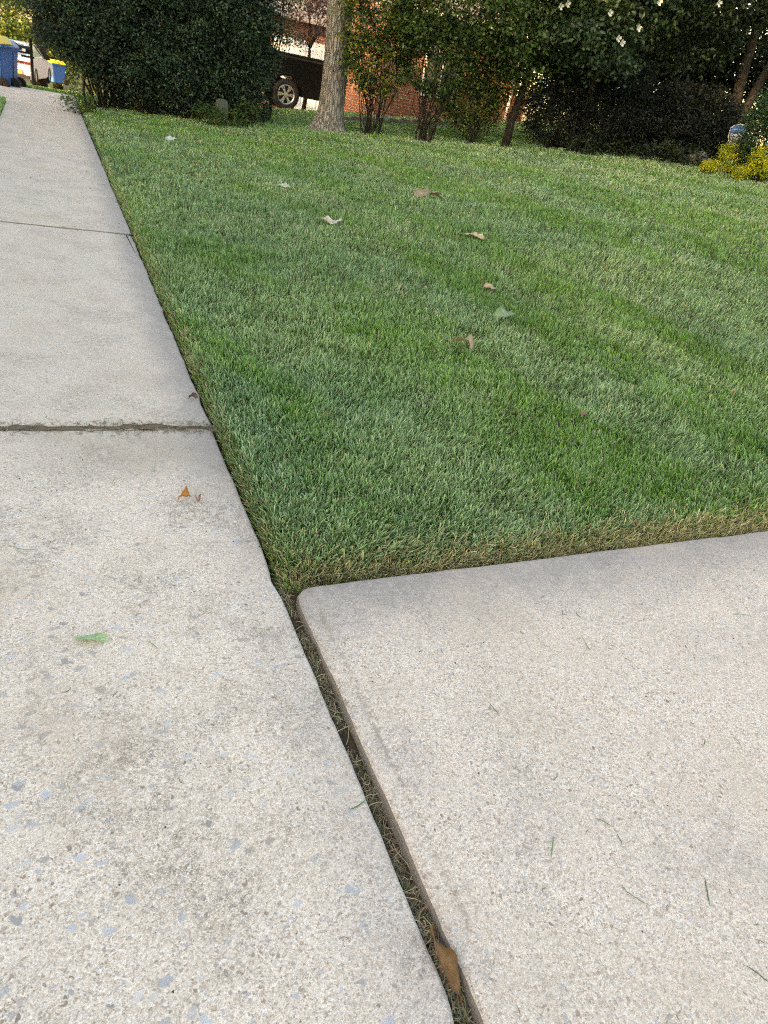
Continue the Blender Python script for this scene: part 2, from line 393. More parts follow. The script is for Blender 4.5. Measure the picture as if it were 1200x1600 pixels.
DE = 1.70        # far edge of the driveway slab
def slab(name, x0, x1, y0, y1, zf, mat, parent, rough=.003, stepn=.02, seed=0, chips=()):
    """concrete slab with a worn, chipped arris"""
    pts = []
    def seg(a, b):
        n = max(2, int(math.dist(a, b)/stepn))
        for k in range(n): pts.append((a[0]+(b[0]-a[0])*k/n, a[1]+(b[1]-a[1])*k/n))
    r = .022
    cs = [(x0+r, y0), (x1-r, y0), (x1, y0+r), (x1, y1-r), (x1-r, y1), (x0+r, y1), (x0, y1-r), (x0, y0+r)]
    for a, b in zip(cs, cs[1:]+cs[:1]): seg(a, b)
    p = np.array(pts); n = len(p); cx, cy = (x0+x1)/2, (y0+y1)/2
    nx = np.where(p[:, 0] < x0+.03, 1., np.where(p[:, 0] > x1-.03, -1., 0)); ny = np.where(p[:, 1] < y0+.03, 1., np.where(p[:, 1] > y1-.03, -1., 0))
    s = np.arange(n)*stepn
    nz = (vnoise(s*9, s*0+seed, 3)-.5)*2+(vnoise(s*31, s*0+seed, 5)-.5)
    chip = np.clip(vnoise(s*5.1, s*0+seed+9, 8)-.74, 0, 1)*.018
    for (qx, qy, rad, dep) in chips: chip += dep*np.exp(-((p[:, 0]-qx)**2+(p[:, 1]-qy)**2)/rad**2)
    rings = []
    for ins, dz, k in ((0., -.10, .3), (0., -.014, 1.), (.003, -.006, 1.3), (.009, -.0018, 1.6), (.02, 0., 1.8)):
        d = ins+nz*rough*k*.6+chip*(1+ins*8 if dz > -.05 else .4); d = np.maximum(d, -.006)
        q = p+np.stack([nx*d, ny*d], -1)
        rings.append(np.column_stack([q, zf(q[:, 0], q[:, 1])+dz]))
    V = np.concatenate(rings); fs = []
    for i in range(len(rings)-1):
        for k in range(n): fs.append((i*n+k, i*n+(k+1) % n, (i+1)*n+(k+1) % n, (i+1)*n+k))
    fs.append(tuple((len(rings)-1)*n+k for k in range(n)))
    me = bpy.data.meshes.new(name); me.from_pydata(V.tolist(), [], fs); me.update()
    return link(name, me, mat, parent)

walk = tag(empty('sidewalk', (0, 0, 0)), kind='structure')
WL = -1.26
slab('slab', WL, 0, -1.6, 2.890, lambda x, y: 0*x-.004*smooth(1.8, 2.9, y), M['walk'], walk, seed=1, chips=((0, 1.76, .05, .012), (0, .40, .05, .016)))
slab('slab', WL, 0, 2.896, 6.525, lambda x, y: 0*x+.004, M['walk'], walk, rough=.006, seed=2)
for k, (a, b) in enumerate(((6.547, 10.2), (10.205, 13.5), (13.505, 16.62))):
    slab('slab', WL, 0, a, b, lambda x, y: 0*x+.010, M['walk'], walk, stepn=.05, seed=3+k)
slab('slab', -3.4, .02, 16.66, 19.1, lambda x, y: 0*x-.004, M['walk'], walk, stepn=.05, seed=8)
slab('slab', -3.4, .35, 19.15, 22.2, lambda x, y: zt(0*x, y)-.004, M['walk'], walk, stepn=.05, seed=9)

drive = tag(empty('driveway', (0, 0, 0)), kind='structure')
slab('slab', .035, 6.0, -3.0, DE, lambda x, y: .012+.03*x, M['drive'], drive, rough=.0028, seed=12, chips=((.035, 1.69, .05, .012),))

# soil in the joints and under the turf edge
o = grid('joint_soil', np.linspace(-.02, .07, 10), np.linspace(-1.5, 1.8, 180),
         lambda x, y: -.042+.012*vnoise(x*60, y*30, 4)+.016*vnoise(x*25, y*9, 6), M['soil'])
o = grid('joint_soil', np.linspace(WL, .02, 60), np.linspace(2.86, 2.91, 6), lambda x, y: -.013+.016*vnoise(x*22, y*40, 14)+.006*vnoise(x*90, y*60, 15), M['jointsoil'])
def lawn_z(x, y):
    e = np.minimum(smooth(.008, .07, x), smooth(DE+.012, DE+.12, y))
    bumpz = (vnoise(x*2.2, y*2.2, 21)-.5)*.02+(vnoise(x*9, y*9, 22)-.5)*.008
    return zt(x, y)+.014+bumpz-(1-e)*.065
lx = np.concatenate([np.arange(.006, .2, .012), np.arange(.2, 4, .07), np.arange(4, 31, .5)])
ly = np.concatenate([np.arange(DE+.006, 2.0, .015), np.arange(2.0, 6, .07), np.arange(6, 27, .4)])
grid('lawn_soil', lx, ly, lawn_z, M['soil'])
grid('verge_soil', np.linspace(-3.0, WL-.01, 8), np.arange(-2, 16.6, .6), lambda x, y: 0*x+.01, M['turf'])
# far ground: neighbour's drive, street
o = grid('neighbour_driveway', np.linspace(.4, 22, 40), np.linspace(22.4, 26.2, 12), lambda x, y: zt(x, y)+(.41-.362), M['farconc'])
o = grid('street', np.linspace(-60, 60, 60), np.linspace(29, 48, 20), lambda x, y: zt(0*x, y)-.02+.02*np.clip(x-4, 0, 60), M['farconc'])

# ------------------------------------------------------------------ lawn grass
STR = np.array([.22, -.975]); STN = np.array([.975, .22])
def stripes(x, y):
    u = x*STR[0]+y*STR[1]; v = x*STN[0]+y*STN[1]
    a = vnoise(u*.30+3, v*2.1, 31)*.46+vnoise(u*1.1, v*4.6+7, 32)*.30+vnoise(x*5, y*5, 33)*.18+vnoise(x*13, y*13, 34)*.10
    return np.clip((a-.39)*4.2, 0, 1)
GREEN = np.array([.092, .260, .032]); BLUE = np.array([.235, .385, .205]); TAN = np.array([.48, .41, .26]); DEEP = np.array([.040, .130, .024])
def blades(x, y, z, h, wd, lean, seg, col, tipc=.35):
    n = len(x); a = rng.uniform(0, 2*np.pi, n); wv = np.stack([np.cos(a), np.sin(a), 0*a], -1)*(wd/2)[:, None]
    b = np.stack([x, y, z], -1); L = np.column_stack([lean, np.zeros(n)])
    lm = np.linalg.norm(lean, axis=1); hz = h*np.sqrt(np.clip(1-(lm*.75)**2, .12, 1))
    Z = np.array([0, 0, 1.])
    t = b+L*(h*.8)[:, None]+Z*hz[:, None]
    tw = a+rng.normal(0, .5, n); wt = np.stack([np.cos(tw), np.sin(tw), 0*tw], -1)*(wd/2)[:, None]
    basec = col*.75+np.array([.10, .11, .04])*.25
    tq = tipc*rng.uniform(0, 1.7, (n, 1)); tip = col*(1-tq)+np.array([.44, .56, .42])*tq
    if seg == 2:
        m = b+L*(h*.28)[:, None]+Z*(hz*.58)[:, None]
        V = np.stack([b-wv*.7, b+wv*.7, m-wv, m+wv, t-wt*.5, t+wt*.5], 1).reshape(-1, 3)
        C = np.stack([basec, basec, col, col, tip, tip], 1).reshape(-1, 3)
        i = np.arange(n)[:, None]*6
        Fc = np.concatenate([i+np.array([[0, 1, 3, 2]]), i+np.array([[2, 3, 5, 4]])])
    else:
        V = np.stack([b-wv*.8, b+wv*.8, t-wt*.55, t+wt*.55], 1).reshape(-1, 3)
        C = np.stack([basec*.5+col*.5]*2+[tip*.5+col*.5]*2, 1).reshape(-1, 3)
        i = np.arange(n)[:, None]*4; Fc = i+np.array([[0, 1, 3, 2]])
    return V, Fc, C
def lawn_points(r0, r1, az0, az1, dens0):
    n = int(dens0*2.2**1.6*(az1-az0)*(r1**.4-r0**.4)/.4)
    u = rng.random(n); r = (r0**.4+u*(r1**.4-r0**.4))**2.5; az = rng.uniform(az0, az1, n)
    x = CAM[0]+r*np.sin(az); y = CAM[1]+r*np.cos(az)
    k = (x > .022+.010*vnoise(y*14, y*0, 71)) & (y > DE+.034+.02*vnoise(x*12, x*0, 72)) & (x < 14) & (y < 26) & ~((y > 22.1) & (x > .4))
    return x[k], y[k], r[k]
def lawn(r0, r1, seg, dens0):
    x, y, r = lawn_points(r0, r1, R_(-3), R_(80), dens0); n = len(x)
    s = stripes(x, y)
    ed = np.minimum(x, (y-DE)*.8)                       # distance to the cut edges
    edge = np.exp(-np.clip(ed, 0, 9)/.035)
    front = np.exp(-np.clip(y-DE-.01, 0, 9)/.10)
    thin = rng.random(n) > front*.35
    x, y, r, s, ed, edge, front = (q[thin] for q in (x, y, r, s, ed, edge, front)); n = len(x)
    hn = vnoise(x*4, y*4, 41)*.6+vnoise(x*13, y*13, 42)*.4
    h = (.030+.036*hn)*rng.uniform(.7, 1.2, n)*(1-.45*front)
    wd = rng.uniform(.0034, .0068, n)*np.maximum(1, r/4.2)**.85
    cl_ = np.clip(vnoise(x*3.1, y*3.1, 81)*.6+vnoise(x*8, y*8, 82)*.4-.58, 0, 1)*3
    h *= 1+.55*cl_; wd *= 1+.35*cl_
    ln = rng.normal(0, .37, (n, 2))+(s-.45)[:, None]*STR[None, :]*.45
    cl = np.stack([vnoise(x*7, y*7, 51)-.5, vnoise(x*7, y*7, 52)-.5], -1)*.7
    ln += cl
    ln[:, 0] -= np.exp(-(x-.02)/.05)*.42; ln[:, 1] -= front*.45
    m = np.linalg.norm(ln, axis=1); ln *= (np.minimum(m, 1.05)/np.maximum(m, 1e-6))[:, None]
    c = GREEN*(1-s[:, None])+BLUE*s[:, None]
    q = rng.random(n); c = np.where((q < .22)[:, None], DEEP, c)
    yel = vnoise(x*1.3, y*1.3, 61); c = c*(1+(yel-.5)[:, None]*np.array([.5, .25, .1]))
    dead = rng.random(n) < (.035+.50*edge+.75*front**1.3)
    c = np.where(dead[:, None], TAN*rng.uniform(.45, 1.15, (n, 1)), c)
    c = c*rng.uniform(.45, 1.65, (n, 1))
    return blades(x, y, lawn_z(x, y)-.004, h, wd, ln, seg, np.clip(c, .01, .9))
def join(parts):
    V, Fc, C, o = [], [], [], 0
    for v, f, c in parts: V.append(v); Fc.append(f+o); C.append(c); o += len(v)
    return np.concatenate(V), np.concatenate(Fc), np.concatenate(C)
V, Fc, C = join([lawn(1.9, 5.0, 2, 28000), lawn(5.0, 26, 1, 30000)])
tag(link('lawn_grass', npmesh('lawn_grass', V, Fc, C), M['grass']), 'mown green lawn with blue-green streaks beside the sidewalk', 'grass', kind='stuff')
# straw thatch hanging over the cut front and side edges
n = 14000
xa = rng.uniform(.02, 3.4, n)**1.0; ya = DE+.026+rng.exponential(.040, n)
la = np.stack([rng.normal(0, .6, n), rng.normal(-.35, .5, n)], -1)
c1 = TAN*rng.uniform(.45, 1.6, (n, 1))*np.where(rng.random((n, 1)) < .3, np.array([[.55, .75, .5]]), np.array([[1, 1, 1.]]))
A = blades(xa, ya, lawn_z(xa, ya)-.004, rng.uniform(.02, .055, n), rng.uniform(.002, .0045, n), la, 2, c1, .1)
n = 9000
ya = DE+.02+rng.uniform(0, 1, n)**1.6*9; xa = .020+rng.exponential(.018, n)
la = np.stack([rng.normal(-.25, .35, n), rng.normal(-.1, .5, n)], -1)
c1 = np.where(rng.random((n, 1)) < .5, TAN*rng.uniform(.5, 1.5, (n, 1)), GREEN*rng.uniform(.6, 1.3, (n, 1)))
Bq = blades(xa, ya, lawn_z(xa, ya)-.002, rng.uniform(.02, .055, n), rng.uniform(.002, .004, n)*np.maximum(1, ya/4), la, 2, c1, .2)
V, Fc, C = join([A, Bq])
tag(link('edge_thatch', npmesh('edge_thatch', V, Fc, C), M['grass']), 'dry tan thatch along the cut lawn edge', 'thatch', kind='stuff')
# verge on the street side
n = 45000
xa = rng.uniform(-3.0, WL-.005, n); ya = rng.uniform(7, 16.6, n)
c1 = (GREEN*.6+BLUE*.4)*rng.uniform(.7, 1.3, (n, 1))
V, Fc, C = blades(xa, ya, 0*xa+.005, rng.uniform(.05, .08, n), rng.uniform(.008, .016, n), rng.normal(0, .35, (n, 2)), 1, c1)
tag(link('verge_grass', npmesh('verge_grass', V, Fc, C), M['grass']), 'green verge grass on the street side of the sidewalk', 'grass', kind='stuff')
n = 30000
xa = rng.uniform(-12, 8, n); ya = rng.uniform(22.3, 29, n); k = ~((xa > .4) & (ya < 26.3)); xa, ya = xa[k], ya[k]; n = len(xa)
c1 = GREEN*rng.uniform(.7, 1.3, (n, 1))
V, Fc, C = blades(xa, ya, zt(xa, ya)-.1, rng.uniform(.14, .18, n), rng.uniform(.02, .04, n), rng.normal(0, .35, (n, 2)), 1, c1)
tag(link('far_grass', npmesh('far_grass', V, Fc, C), M['grass']), 'strip of grass between the far sidewalk and the street', 'grass', kind='stuff')

# ------------------------------------------------------------------ litter and clippings
def strips(x, y, z, L, wd, col, curl=.25, lift=.003):
    """thin lying blades, 4 segments, lightly curled"""
    n = len(x); a = rng.uniform(0, 2*np.pi, n); k = rng.normal(0, curl, n)
    rows, cols = [], []
    for i in range(5):
        t = (i/4-.5)*L; an = a+k*(i/4-.5)*4
        px_ = x+t*np.cos(a)-k*t*t/np.maximum(L, 1e-4)*2*np.sin(a); py_ = y+t*np.sin(a)+k*t*t/np.maximum(L, 1e-4)*2*np.cos(a)
        ww = wd*(.5 if i in (0, 4) else 1)/2
        zz = z+lift*rng.random(n)
        rows.append(np.stack([px_-ww*np.sin(an), py_+ww*np.cos(an), zz], -1)); rows.append(np.stack([px_+ww*np.sin(an), py_-ww*np.cos(an), zz+.0006], -1))
        cols += [col, col]
    V = np.stack(rows, 1).reshape(-1, 3); C = np.stack(cols, 1).reshape(-1, 3)
    i = np.arange(n)[:, None]*10
    Fc = np.concatenate([i+np.array([[2*k_, 2*k_+1, 2*k_+3, 2*k_+2]]) for k_ in range(4)])
    return V, Fc, C
def crumbs(x, y, z, r, col):
    n = len(x); d = np.array([[1, 0, 0], [-.5, .8, 0], [-.5, -.8, 0], [0, 0, .9]])
    s = rng.uniform(.6, 1.4, (n, 4, 1)); a = rng.uniform(0, 6.28, n); ca, sa = np.cos(a), np.sin(a)
    q = d[None]*s*r[:, None, None]
    q = np.stack([q[..., 0]*ca[:, None]-q[..., 1]*sa[:, None], q[..., 0]*sa[:, None]+q[..., 1]*ca[:, None], q[..., 2]], -1)
    V = (q+np.stack([x, y, z], -1)[:, None]).reshape(-1, 3)
    i = np.arange(n)[:, None]*4
    Fc = np.concatenate([i+np.array([f]) for f in ([0, 1, 3], [1, 2, 3], [2, 0, 3])])
    return V, Fc, np.repeat(col, 4, 0)
def walk_z(x, y): return np.where(x > .03, .012+.03*x, np.where(y > 6.54, .010, np.where(y > 2.89, .004, 0.0)))
# gap between walk and drive
n = 5000; xa = rng.uniform(.002, .033, n); ya = rng.uniform(-.3, 1.72, n)
pal = np.array([[.20, .16, .11], [.30, .25, .17], [.12, .10, .07], [.10, .15, .06], [.24, .12, .07], [.07, .06, .05]])
c1 = pal[rng.choice(6, n, p=[.22, .20, .20, .14, .10, .14])]*rng.uniform(.6, 1.9, (n, 1))
zl = -.036+.020*rng.random(n)*vnoise(ya*7, ya*0, 91)*1.6
A = strips(xa, ya, zl, rng.uniform(.008, .035, n), rng.uniform(.0010, .0022, n), c1, .5, .012)
n = 90; xa = rng.uniform(.004, .031, n); ya = rng.uniform(-.3, 1.7, n)
c1 = np.array([[.40, .37, .24]])*rng.uniform(.5, 1.2, (n, 1))
Bq = strips(xa, ya, -.026+.012*rng.random(n), rng.uniform(.03, .08, n), rng.uniform(.0010, .0018, n), c1, .35, .01)
tag(link('joint_litter', npmesh('joint_litter', *join([A, Bq])), M['dry']), 'dry clippings and bits packed in the slab joint', 'litter', kind='stuff')
n = 1500; xa = rng.uniform(.003, .032, n); ya = rng.uniform(-.3, 1.7, n)
c1 = pal[rng.choice(6, n)]*rng.uniform(.6, 1.4, (n, 1))
tag(link('joint_crumbs', npmesh('joint_crumbs', *crumbs(xa, ya, -.040+.012*rng.random(n), rng.uniform(.001, .0045, n), c1)), M['dry']), 'soil crumbs and mulch bits in the slab joint', 'soil', kind='stuff')
# clippings on the concrete
n = 620
xa = np.where(rng.random(n) < .55, -rng.random(n)*1.2, .1+rng.random(n)*2.6); ya = np.where(xa < 0, rng.uniform(.2, 9, n)**1.0, rng.uniform(-.1, 1.66, n))
c1 = np.where(rng.random((n, 1)) < .35, np.array([[.07, .13, .05]]), np.array([[.22, .19, .13]]))*rng.uniform(.5, 1.2, (n, 1))
A = strips(xa, ya, walk_z(xa, ya)+.001, rng.uniform(.006, .028, n), rng.uniform(.0008, .002, n), c1, .3, .002)
n = 900; xa = -np.abs(rng.normal(0, .5, n)); xa = np.clip(xa, -1.2, 0); ya = 2.880+rng.normal(0, .028, n)
c1 = pal[rng.choice(6, n)]*rng.uniform(.6, 1.5, (n, 1))
Bq = strips(xa, ya, np.where(np.abs(ya-2.883) < .012, -.003, np.where(ya > 2.89, .0045, -.003)), rng.uniform(.008, .04, n), rng.uniform(.001, .0022, n), c1, .3, .004)
n = 16
gp = [(178, 752), (38, 860), (770, 1115), (912, 1010), (1150, 1165), (940, 1290), (1155, 965), (985, 1408), (1100, 1400), (240, 1010), (560, 1260), (1010, 1090), (1180, 1530), (690, 640), (410, 985), (860, 1330)]
gx = np.array([G(*q)[:2] for q in gp])
c1 = np.array([[.085, .16, .06]])*rng.uniform(.7, 1.5, (n, 1))
Cq = strips(gx[:, 0], gx[:, 1], walk_z(gx[:, 0], gx[:, 1])+.002, rng.uniform(.035, .07, n), rng.uniform(.002, .0032, n), c1, .12, .004)
tag(link('grass_clippings', npmesh('grass_clippings', *join([A, Bq, Cq])), M['grass']), 'stray grass clippings strewn over the concrete', 'clippings', kind='stuff')
n = 420
xa = np.where(rng.random(n) < .6, -rng.random(n)*1.2, .1+rng.random(n)*2.6); ya = np.where(xa < 0, rng.uniform(.2, 12, n), rng.uniform(-.1, 1.66, n))
c1 = np.array([[.12, .085, .06]])*rng.uniform(.4, 1.6, (n, 1))
tag(link('dirt_crumbs', npmesh('dirt_crumbs', *crumbs(xa, ya, walk_z(xa, ya)-.0005, rng.uniform(.0012, .004, n)*np.maximum(1, ya/4), c1)), M['dry']), 'small brown dirt crumbs scattered over the concrete', 'dirt', kind='stuff')

# ------------------------------------------------------------------ fallen leaves
def leaf(name, loc, L, W, rz, label, c1, c2, lobes=0, curl=.5, arch=.3, tilt=(0, 0), stem=True, seed=1, mat='dry'):
    """blade outline with optional lobes, folded along the midrib and curled"""
    r2 = np.random.default_rng(seed); nu, nv = 34, 13; V, C = [], []
    for i in range(nu):
        t = i/(nu-1)
        wd = math.sin(math.pi*min(1, t*.93+.05))**.75*W/2
        if lobes: wd *= .50+.50*abs(math.sin(math.pi*lobes*t+.35))**.7
        for j in range(nv):
            s = (j/(nv-1))*2-1
            x = (t-.5)*L+abs(s)*wd*.45*(1 if lobes else .2); y = s*wd
            z = curl*.7*y*y/W*(1+.5*math.sin(t*9+seed))+arch*L*(.25-(t-.5)**2)+.012*L*math.sin(t*23+s*4+seed)+.008*L*math.sin(t*41-s*9+seed*3)
            z += curl*L*.10*math.sin(t*5+seed*2)*s
            V.append((x, y, z)); k = min(1, abs(s)*.8+.2*r2.random()); f_ = (.72+.5*float(vnoise(np.array([t*9+seed*3.]), np.array([s*3.+seed]), seed)[0]))*(.8 if abs(s) < .05 or abs(math.sin((t*1.0-abs(s)*.12)*26)) < .10 else 1); C.append([(c1[q]*(1-k)+c2[q]*k)*f_ for q in range(3)])
    V = np.array(V); V[:, 2] -= V[:, 2].min()
    i = np.arange(nu-1)[:, None]*nv+np.arange(nv-1)[None, :]
    Fc = np.stack([i, i+1, i+nv+1, i+nv], -1).reshape(-1, 4)
    me = npmesh(name, V, Fc, np.array(C), True); me.materials.append(M[mat])
    root = link(name, me, None, None, loc, (tilt[0], tilt[1], rz)); tag(root, label, 'leaf')
    if stem:
        zz = V[(nv//2), 2]
        m = MB().tube([(-L*.5+.004, 0, zz), (-L*.62, L*.03, zz+.004), (-L*.75, L*.02, zz+.001)], [.0011, .001, .0008], 5)
        me2 = m.mesh('stem'); a = me2.color_attributes.new('col', 'FLOAT_COLOR', 'POINT')
        for q in a.data: q.color = (*[v*.8 for v in c1], 1)
        link('stem', me2, M[mat], root)
    return root
def lawn_leaf(px, py, *a, lift=.030, **k):
    p = G(px, py); return leaf('fallen_leaf', (p[0], p[1], float(lawn_z(p[0], p[1]))+lift), *a, **k)
PALE, TANL, BR = (.46, .44, .34), (.42, .33, .21), (.20, .15, .10)
lawn_leaf(515, 356, .27, .13, .5, 'pale silvery lobed leaf on the lawn, left of the curled brown one', PALE, (.55, .54, .45), lobes=3, curl=.8, arch=-.5, seed=3)
lawn_leaf(668, 318, .36, .18, -.25, 'large curled brown oak leaf, farthest big leaf on the lawn', (.38, .33, .24), (.22, .18, .12), lobes=4, curl=1.1, arch=.25, tilt=(.35, 0), seed=4)
lawn_leaf(737, 378, .23, .12, -.4, 'flat cream oak leaf lying on the lawn right of centre', (.46, .40, .24), (.52, .45, .28), lobes=3, curl=.4, arch=.2, tilt=(.15, 0), seed=5)
lawn_leaf(762, 461, .13, .08, .1, 'small tan leaf on the lawn just above the green curled leaf', TANL, (.46, .35, .24), lobes=2, curl=1.0, arch=.3, seed=6)
lawn_leaf(787, 508, .20, .085, -.1, 'green leaf curled over with bluish underside on the lawn', (.26, .40, .20), (.16, .24, .20), lobes=0, curl=1.6, arch=.15, tilt=(.5, 0), seed=7, mat='leaf')
lawn_leaf(718, 552, .14, .09, -.6, 'arched grey-brown leaf, nearest dry leaf on the lawn', (.38, .33, .27), (.30, .24, .18), lobes=2, curl=1.6, arch=.7, seed=8)
lawn_leaf(443, 299, .17, .10, .2, 'small pale green leaf lying left on the far lawn', (.42, .48, .36), (.46, .5, .4), lobes=2, curl=.5, arch=.1, tilt=(.2, 0), seed=9)
lawn_leaf(270, 224, .24, .14, .3, 'bluish white scrap of leaf on the far left lawn', (.50, .56, .55), (.55, .6, .6), lobes=2, curl=.6, arch=.2, tilt=(.2, 0), seed=10)
lawn_leaf(300, 280, .16, .09, -.3, 'tiny tan leaf, upper of two near the sidewalk side of the lawn', TANL, BR, lobes=2, curl=.8, seed=11)
lawn_leaf(314, 289, .12, .07, .6, 'tiny tan leaf, lower of two near the sidewalk side of the lawn', TANL, BR, lobes=2, curl=.8, seed=12)
lawn_leaf(905, 664, .06, .035, .6, 'small rust-brown leaf scrap sunk in the near right lawn', (.30, .14, .09), BR, lobes=2, curl=.8, lift=.04, seed=13)
p = G(143, 1002)
leaf('fallen_leaf', (p[0], p[1], .002), .085, .034, -.18, 'mint green leaf lying on the near sidewalk slab', (.36, .52, .34), (.30, .46, .28), curl=.9, arch=.12, stem=False, seed=14, mat='leaf')
p = G(288, 782)
leaf('fallen_leaf', (p[0], p[1], .001), .050, .030, .3, 'crumpled orange leaf scrap on the near sidewalk slab', (.50, .22, .05), (.38, .12, .04), lobes=2, curl=2.6, arch=.8, stem=False, seed=15)
p = G(305, 783)
leaf('fallen_leaf', (p[0]+.008, p[1], .001), .026, .022, 1.3, 'tiny pale brown scrap touching the orange leaf on the sidewalk', (.45, .30, .22), (.18, .06, .04), lobes=1, curl=3.5, arch=.6, stem=False, seed=16)
p = G(688, 1505)
leaf('fallen_leaf', (.0155, p[1]-.005, -.026), .135, .021, 1.60, 'dry brown curled oak leaf wedged in the slab joint', (.27, .17, .10), (.15, .085, .045), lobes=3, curl=2.2, arch=.05, tilt=(0, -.04), seed=17)
p = G(302, 626)
leaf('fallen_leaf', (p[0], p[1], .007), .045, .022, .1, 'dark brown curled scrap at the sidewalk edge above the joint', (.16, .09, .07), (.10, .06, .05), curl=2.5, arch=.4, stem=False, seed=18)

# ------------------------------------------------------------------ plants
def leaves_np(cent, L, W, col, upb=.4, out=None):
    """folded leaf per centre: two quads-as-tris around a midrib"""
    n = len(cent); d = rng.normal(0, 1, (n, 3)); d[:, 2] = d[:, 2]*.7-.15
    if out is not None: d += out*.8
    d /= np.linalg.norm(d, axis=1)[:, None]
    nr = rng.normal(0, 1, (n, 3)); nr[:, 2] += upb*3
    s = np.cross(d, nr); s /= np.linalg.norm(s, axis=1)[:, None]+1e-9; nn = np.cross(s, d)
    l = L*rng.uniform(.6, 1.25, (n, 1)); ww = W*rng.uniform(.7, 1.2, (n, 1))/2
    b = cent-d*l*.5; t = cent+d*l*.5-nn*l*.08
    V = np.stack([b, cent-s*ww+nn*ww*.35, t, cent+s*ww+nn*ww*.35], 1).reshape(-1, 3)
    i = np.arange(n)[:, None]*4
    Fc = np.concatenate([i+np.array([[0, 1, 2]]), i+np.array([[0, 2, 3]])])
    return V, Fc, np.repeat(col, 4, 0)
def foliage(blobs, nclump, per, sig, L, W, cols, shell=.6, upb=.4, flat=.6):
    """blobs [(centre, radii)] in local metres; returns leaf mesh arrays and clump centres"""
    vol = np.array([b[1][0]*b[1][1]*b[1][2] for b in blobs])**.8; pick = rng.choice(len(blobs), nclump, p=vol/vol.sum())
    d = rng.normal(0, 1, (nclump, 3)); d /= np.linalg.norm(d, axis=1)[:, None]
    r = rng.random(nclump)**(1/3.)*(1-shell)+shell*rng.uniform(.75, 1.05, nclump)
    cc = np.array([blobs[k][0] for k in pick])+d*r[:, None]*np.array([blobs[k][1] for k in pick])
    ci = rng.integers(0, nclump, nclump*per)
    off = rng.normal(0, 1, (nclump*per, 3))*sig*rng.uniform(.6, 1.4, (nclump, 1))[ci]; off[:, 2] *= flat
    cols = np.array(cols); base = cols[rng.integers(0, len(cols), nclump)]
    col = base[ci]*rng.uniform(.65, 1.4, (nclump*per, 1))
    return leaves_np(cc[ci]+off, L, W, np.clip(col, .003, .9), upb, d[ci]*.6), cc
def stems_mb(cc, base_r, k, r0, top=.9, seed=0, wob=.08, start=None):
    m = MB(); idx = rng.choice(len(cc), min(k, len(cc)), replace=False)
    for q in idx:
        a = rng.uniform(0, 6.28); s = np.array([math.cos(a)*base_r*rng.random(), math.sin(a)*base_r*rng.random(), -.06]) if start is None else np.array(start)
        e = cc[q]; pts = []
        for i in range(6):
            t = i/5; pts.append(s*(1-t)+e*t+np.array([rng.normal(0, wob), rng.normal(0, wob), 0])*math.sin(math.pi*t)+np.array([-(e-s)[0], -(e-s)[1], 0])*.10*math.sin(math.pi*t))
        m.tube(pts, [r0*(1-.75*i/5) for i in range(6)], 5, False)
    return m
def plant(name, loc, label, cat, blobs, nclump, per, sig, L, W, cols, nstem, r0, base_r=.15, mat='leaf', bark='darkbark', group=None, shell=.6, upb=.4, trunk=None, part='foliage', flat=.6):
    root = empty(name, loc, 0, label, cat, group)
    (V, Fc, C), cc = foliage(blobs, nclump, per, sig, L, W, cols, shell, upb, flat)
    link(part, npmesh(part, V, Fc, C), M[mat], root)
    if trunk:
        pts, rad = trunk; MB().tube(pts, rad, 10).build('trunk', M[bark], root, smooth_=True)
        stems_mb(cc, .02, nstem, r0, start=pts[-1]).build('branch', M[bark], root, smooth_=True)
    elif nstem:
        stems_mb(cc, base_r, nstem, r0).build('stem', M[bark], root, smooth_=True)
    return root
YEW = [(.020, .046, .030), (.030, .064, .038), (.015, .032, .022), (.046, .088, .048)]
MID = [(.035, .075, .020), (.050, .10, .024), (.028, .058, .018), (.065, .12, .03)]
# tall dark hedge shrubs by the sidewalk
for (x, y, lab, bl) in (
    (.40, 17.4, 'dense dark evergreen shrub overhanging the far sidewalk', [((-.1, 0, 2.2), (1.1, 1.0, 1.6)), ((.2, -.2, 1.25), (.95, .8, .75)), ((-.45, -.1, 1.4), (.7, .7, .6)), ((.5, .1, .55), (.6, .4, .45))]),
    (1.25, 16.7, 'dense dark evergreen shrub, second of the tall hedge from the sidewalk', [((0, 0, 2.2), (1.0, 1.0, 1.6)), ((-.1, -.2, 1.1), (.9, .6, .8)), ((.3, .1, .5), (.6, .5, .45))]),
    (2.0, 16.2, 'dense dark evergreen shrub, third of the tall hedge, left of the utility pedestal', [((0, 0, 2.1), (1.0, .9, 1.6)), ((0, -.1, 1.0), (.85, .6, .8)), ((.1, .1, .45), (.6, .45, .4))]),
    (2.75, 15.9, 'dark evergreen shrub at the right end of the hedge, by the black truck', [((-.05, 0, 2.1), (.68, .75, 1.6)), ((0, -.05, 1.1), (.60, .5, .8)), ((.15, 0, .35), (.45, .4, .4))])):
    plant('evergreen_shrub', on(x, y), lab, 'shrub', bl, 560, 92, .12, .07, .034, YEW, 14, .030, .30, 'darkleaf', group='tall hedge by the sidewalk', shell=.70)
# low weeds at the foot of the hedge
for (px, py, h, lab) in ((122, 178, .34, 'ragged green weeds at the sidewalk corner below the hedge'), (385, 200, .45, 'low leafy sprouts under the right end of the hedge'), (352, 201, .30, 'sparse green sprouts in front of the utility pedestal'), (325, 197, .34, 'sparse green sprouts left of the utility pedestal')):
    p = G(px, py); plant('weed_clump', tuple(p), lab, 'weeds', [((0, 0, h*.5), (.3, .25, h*.5))], 40, 18, .06, .06, .02, MID, 10, .006, .1)
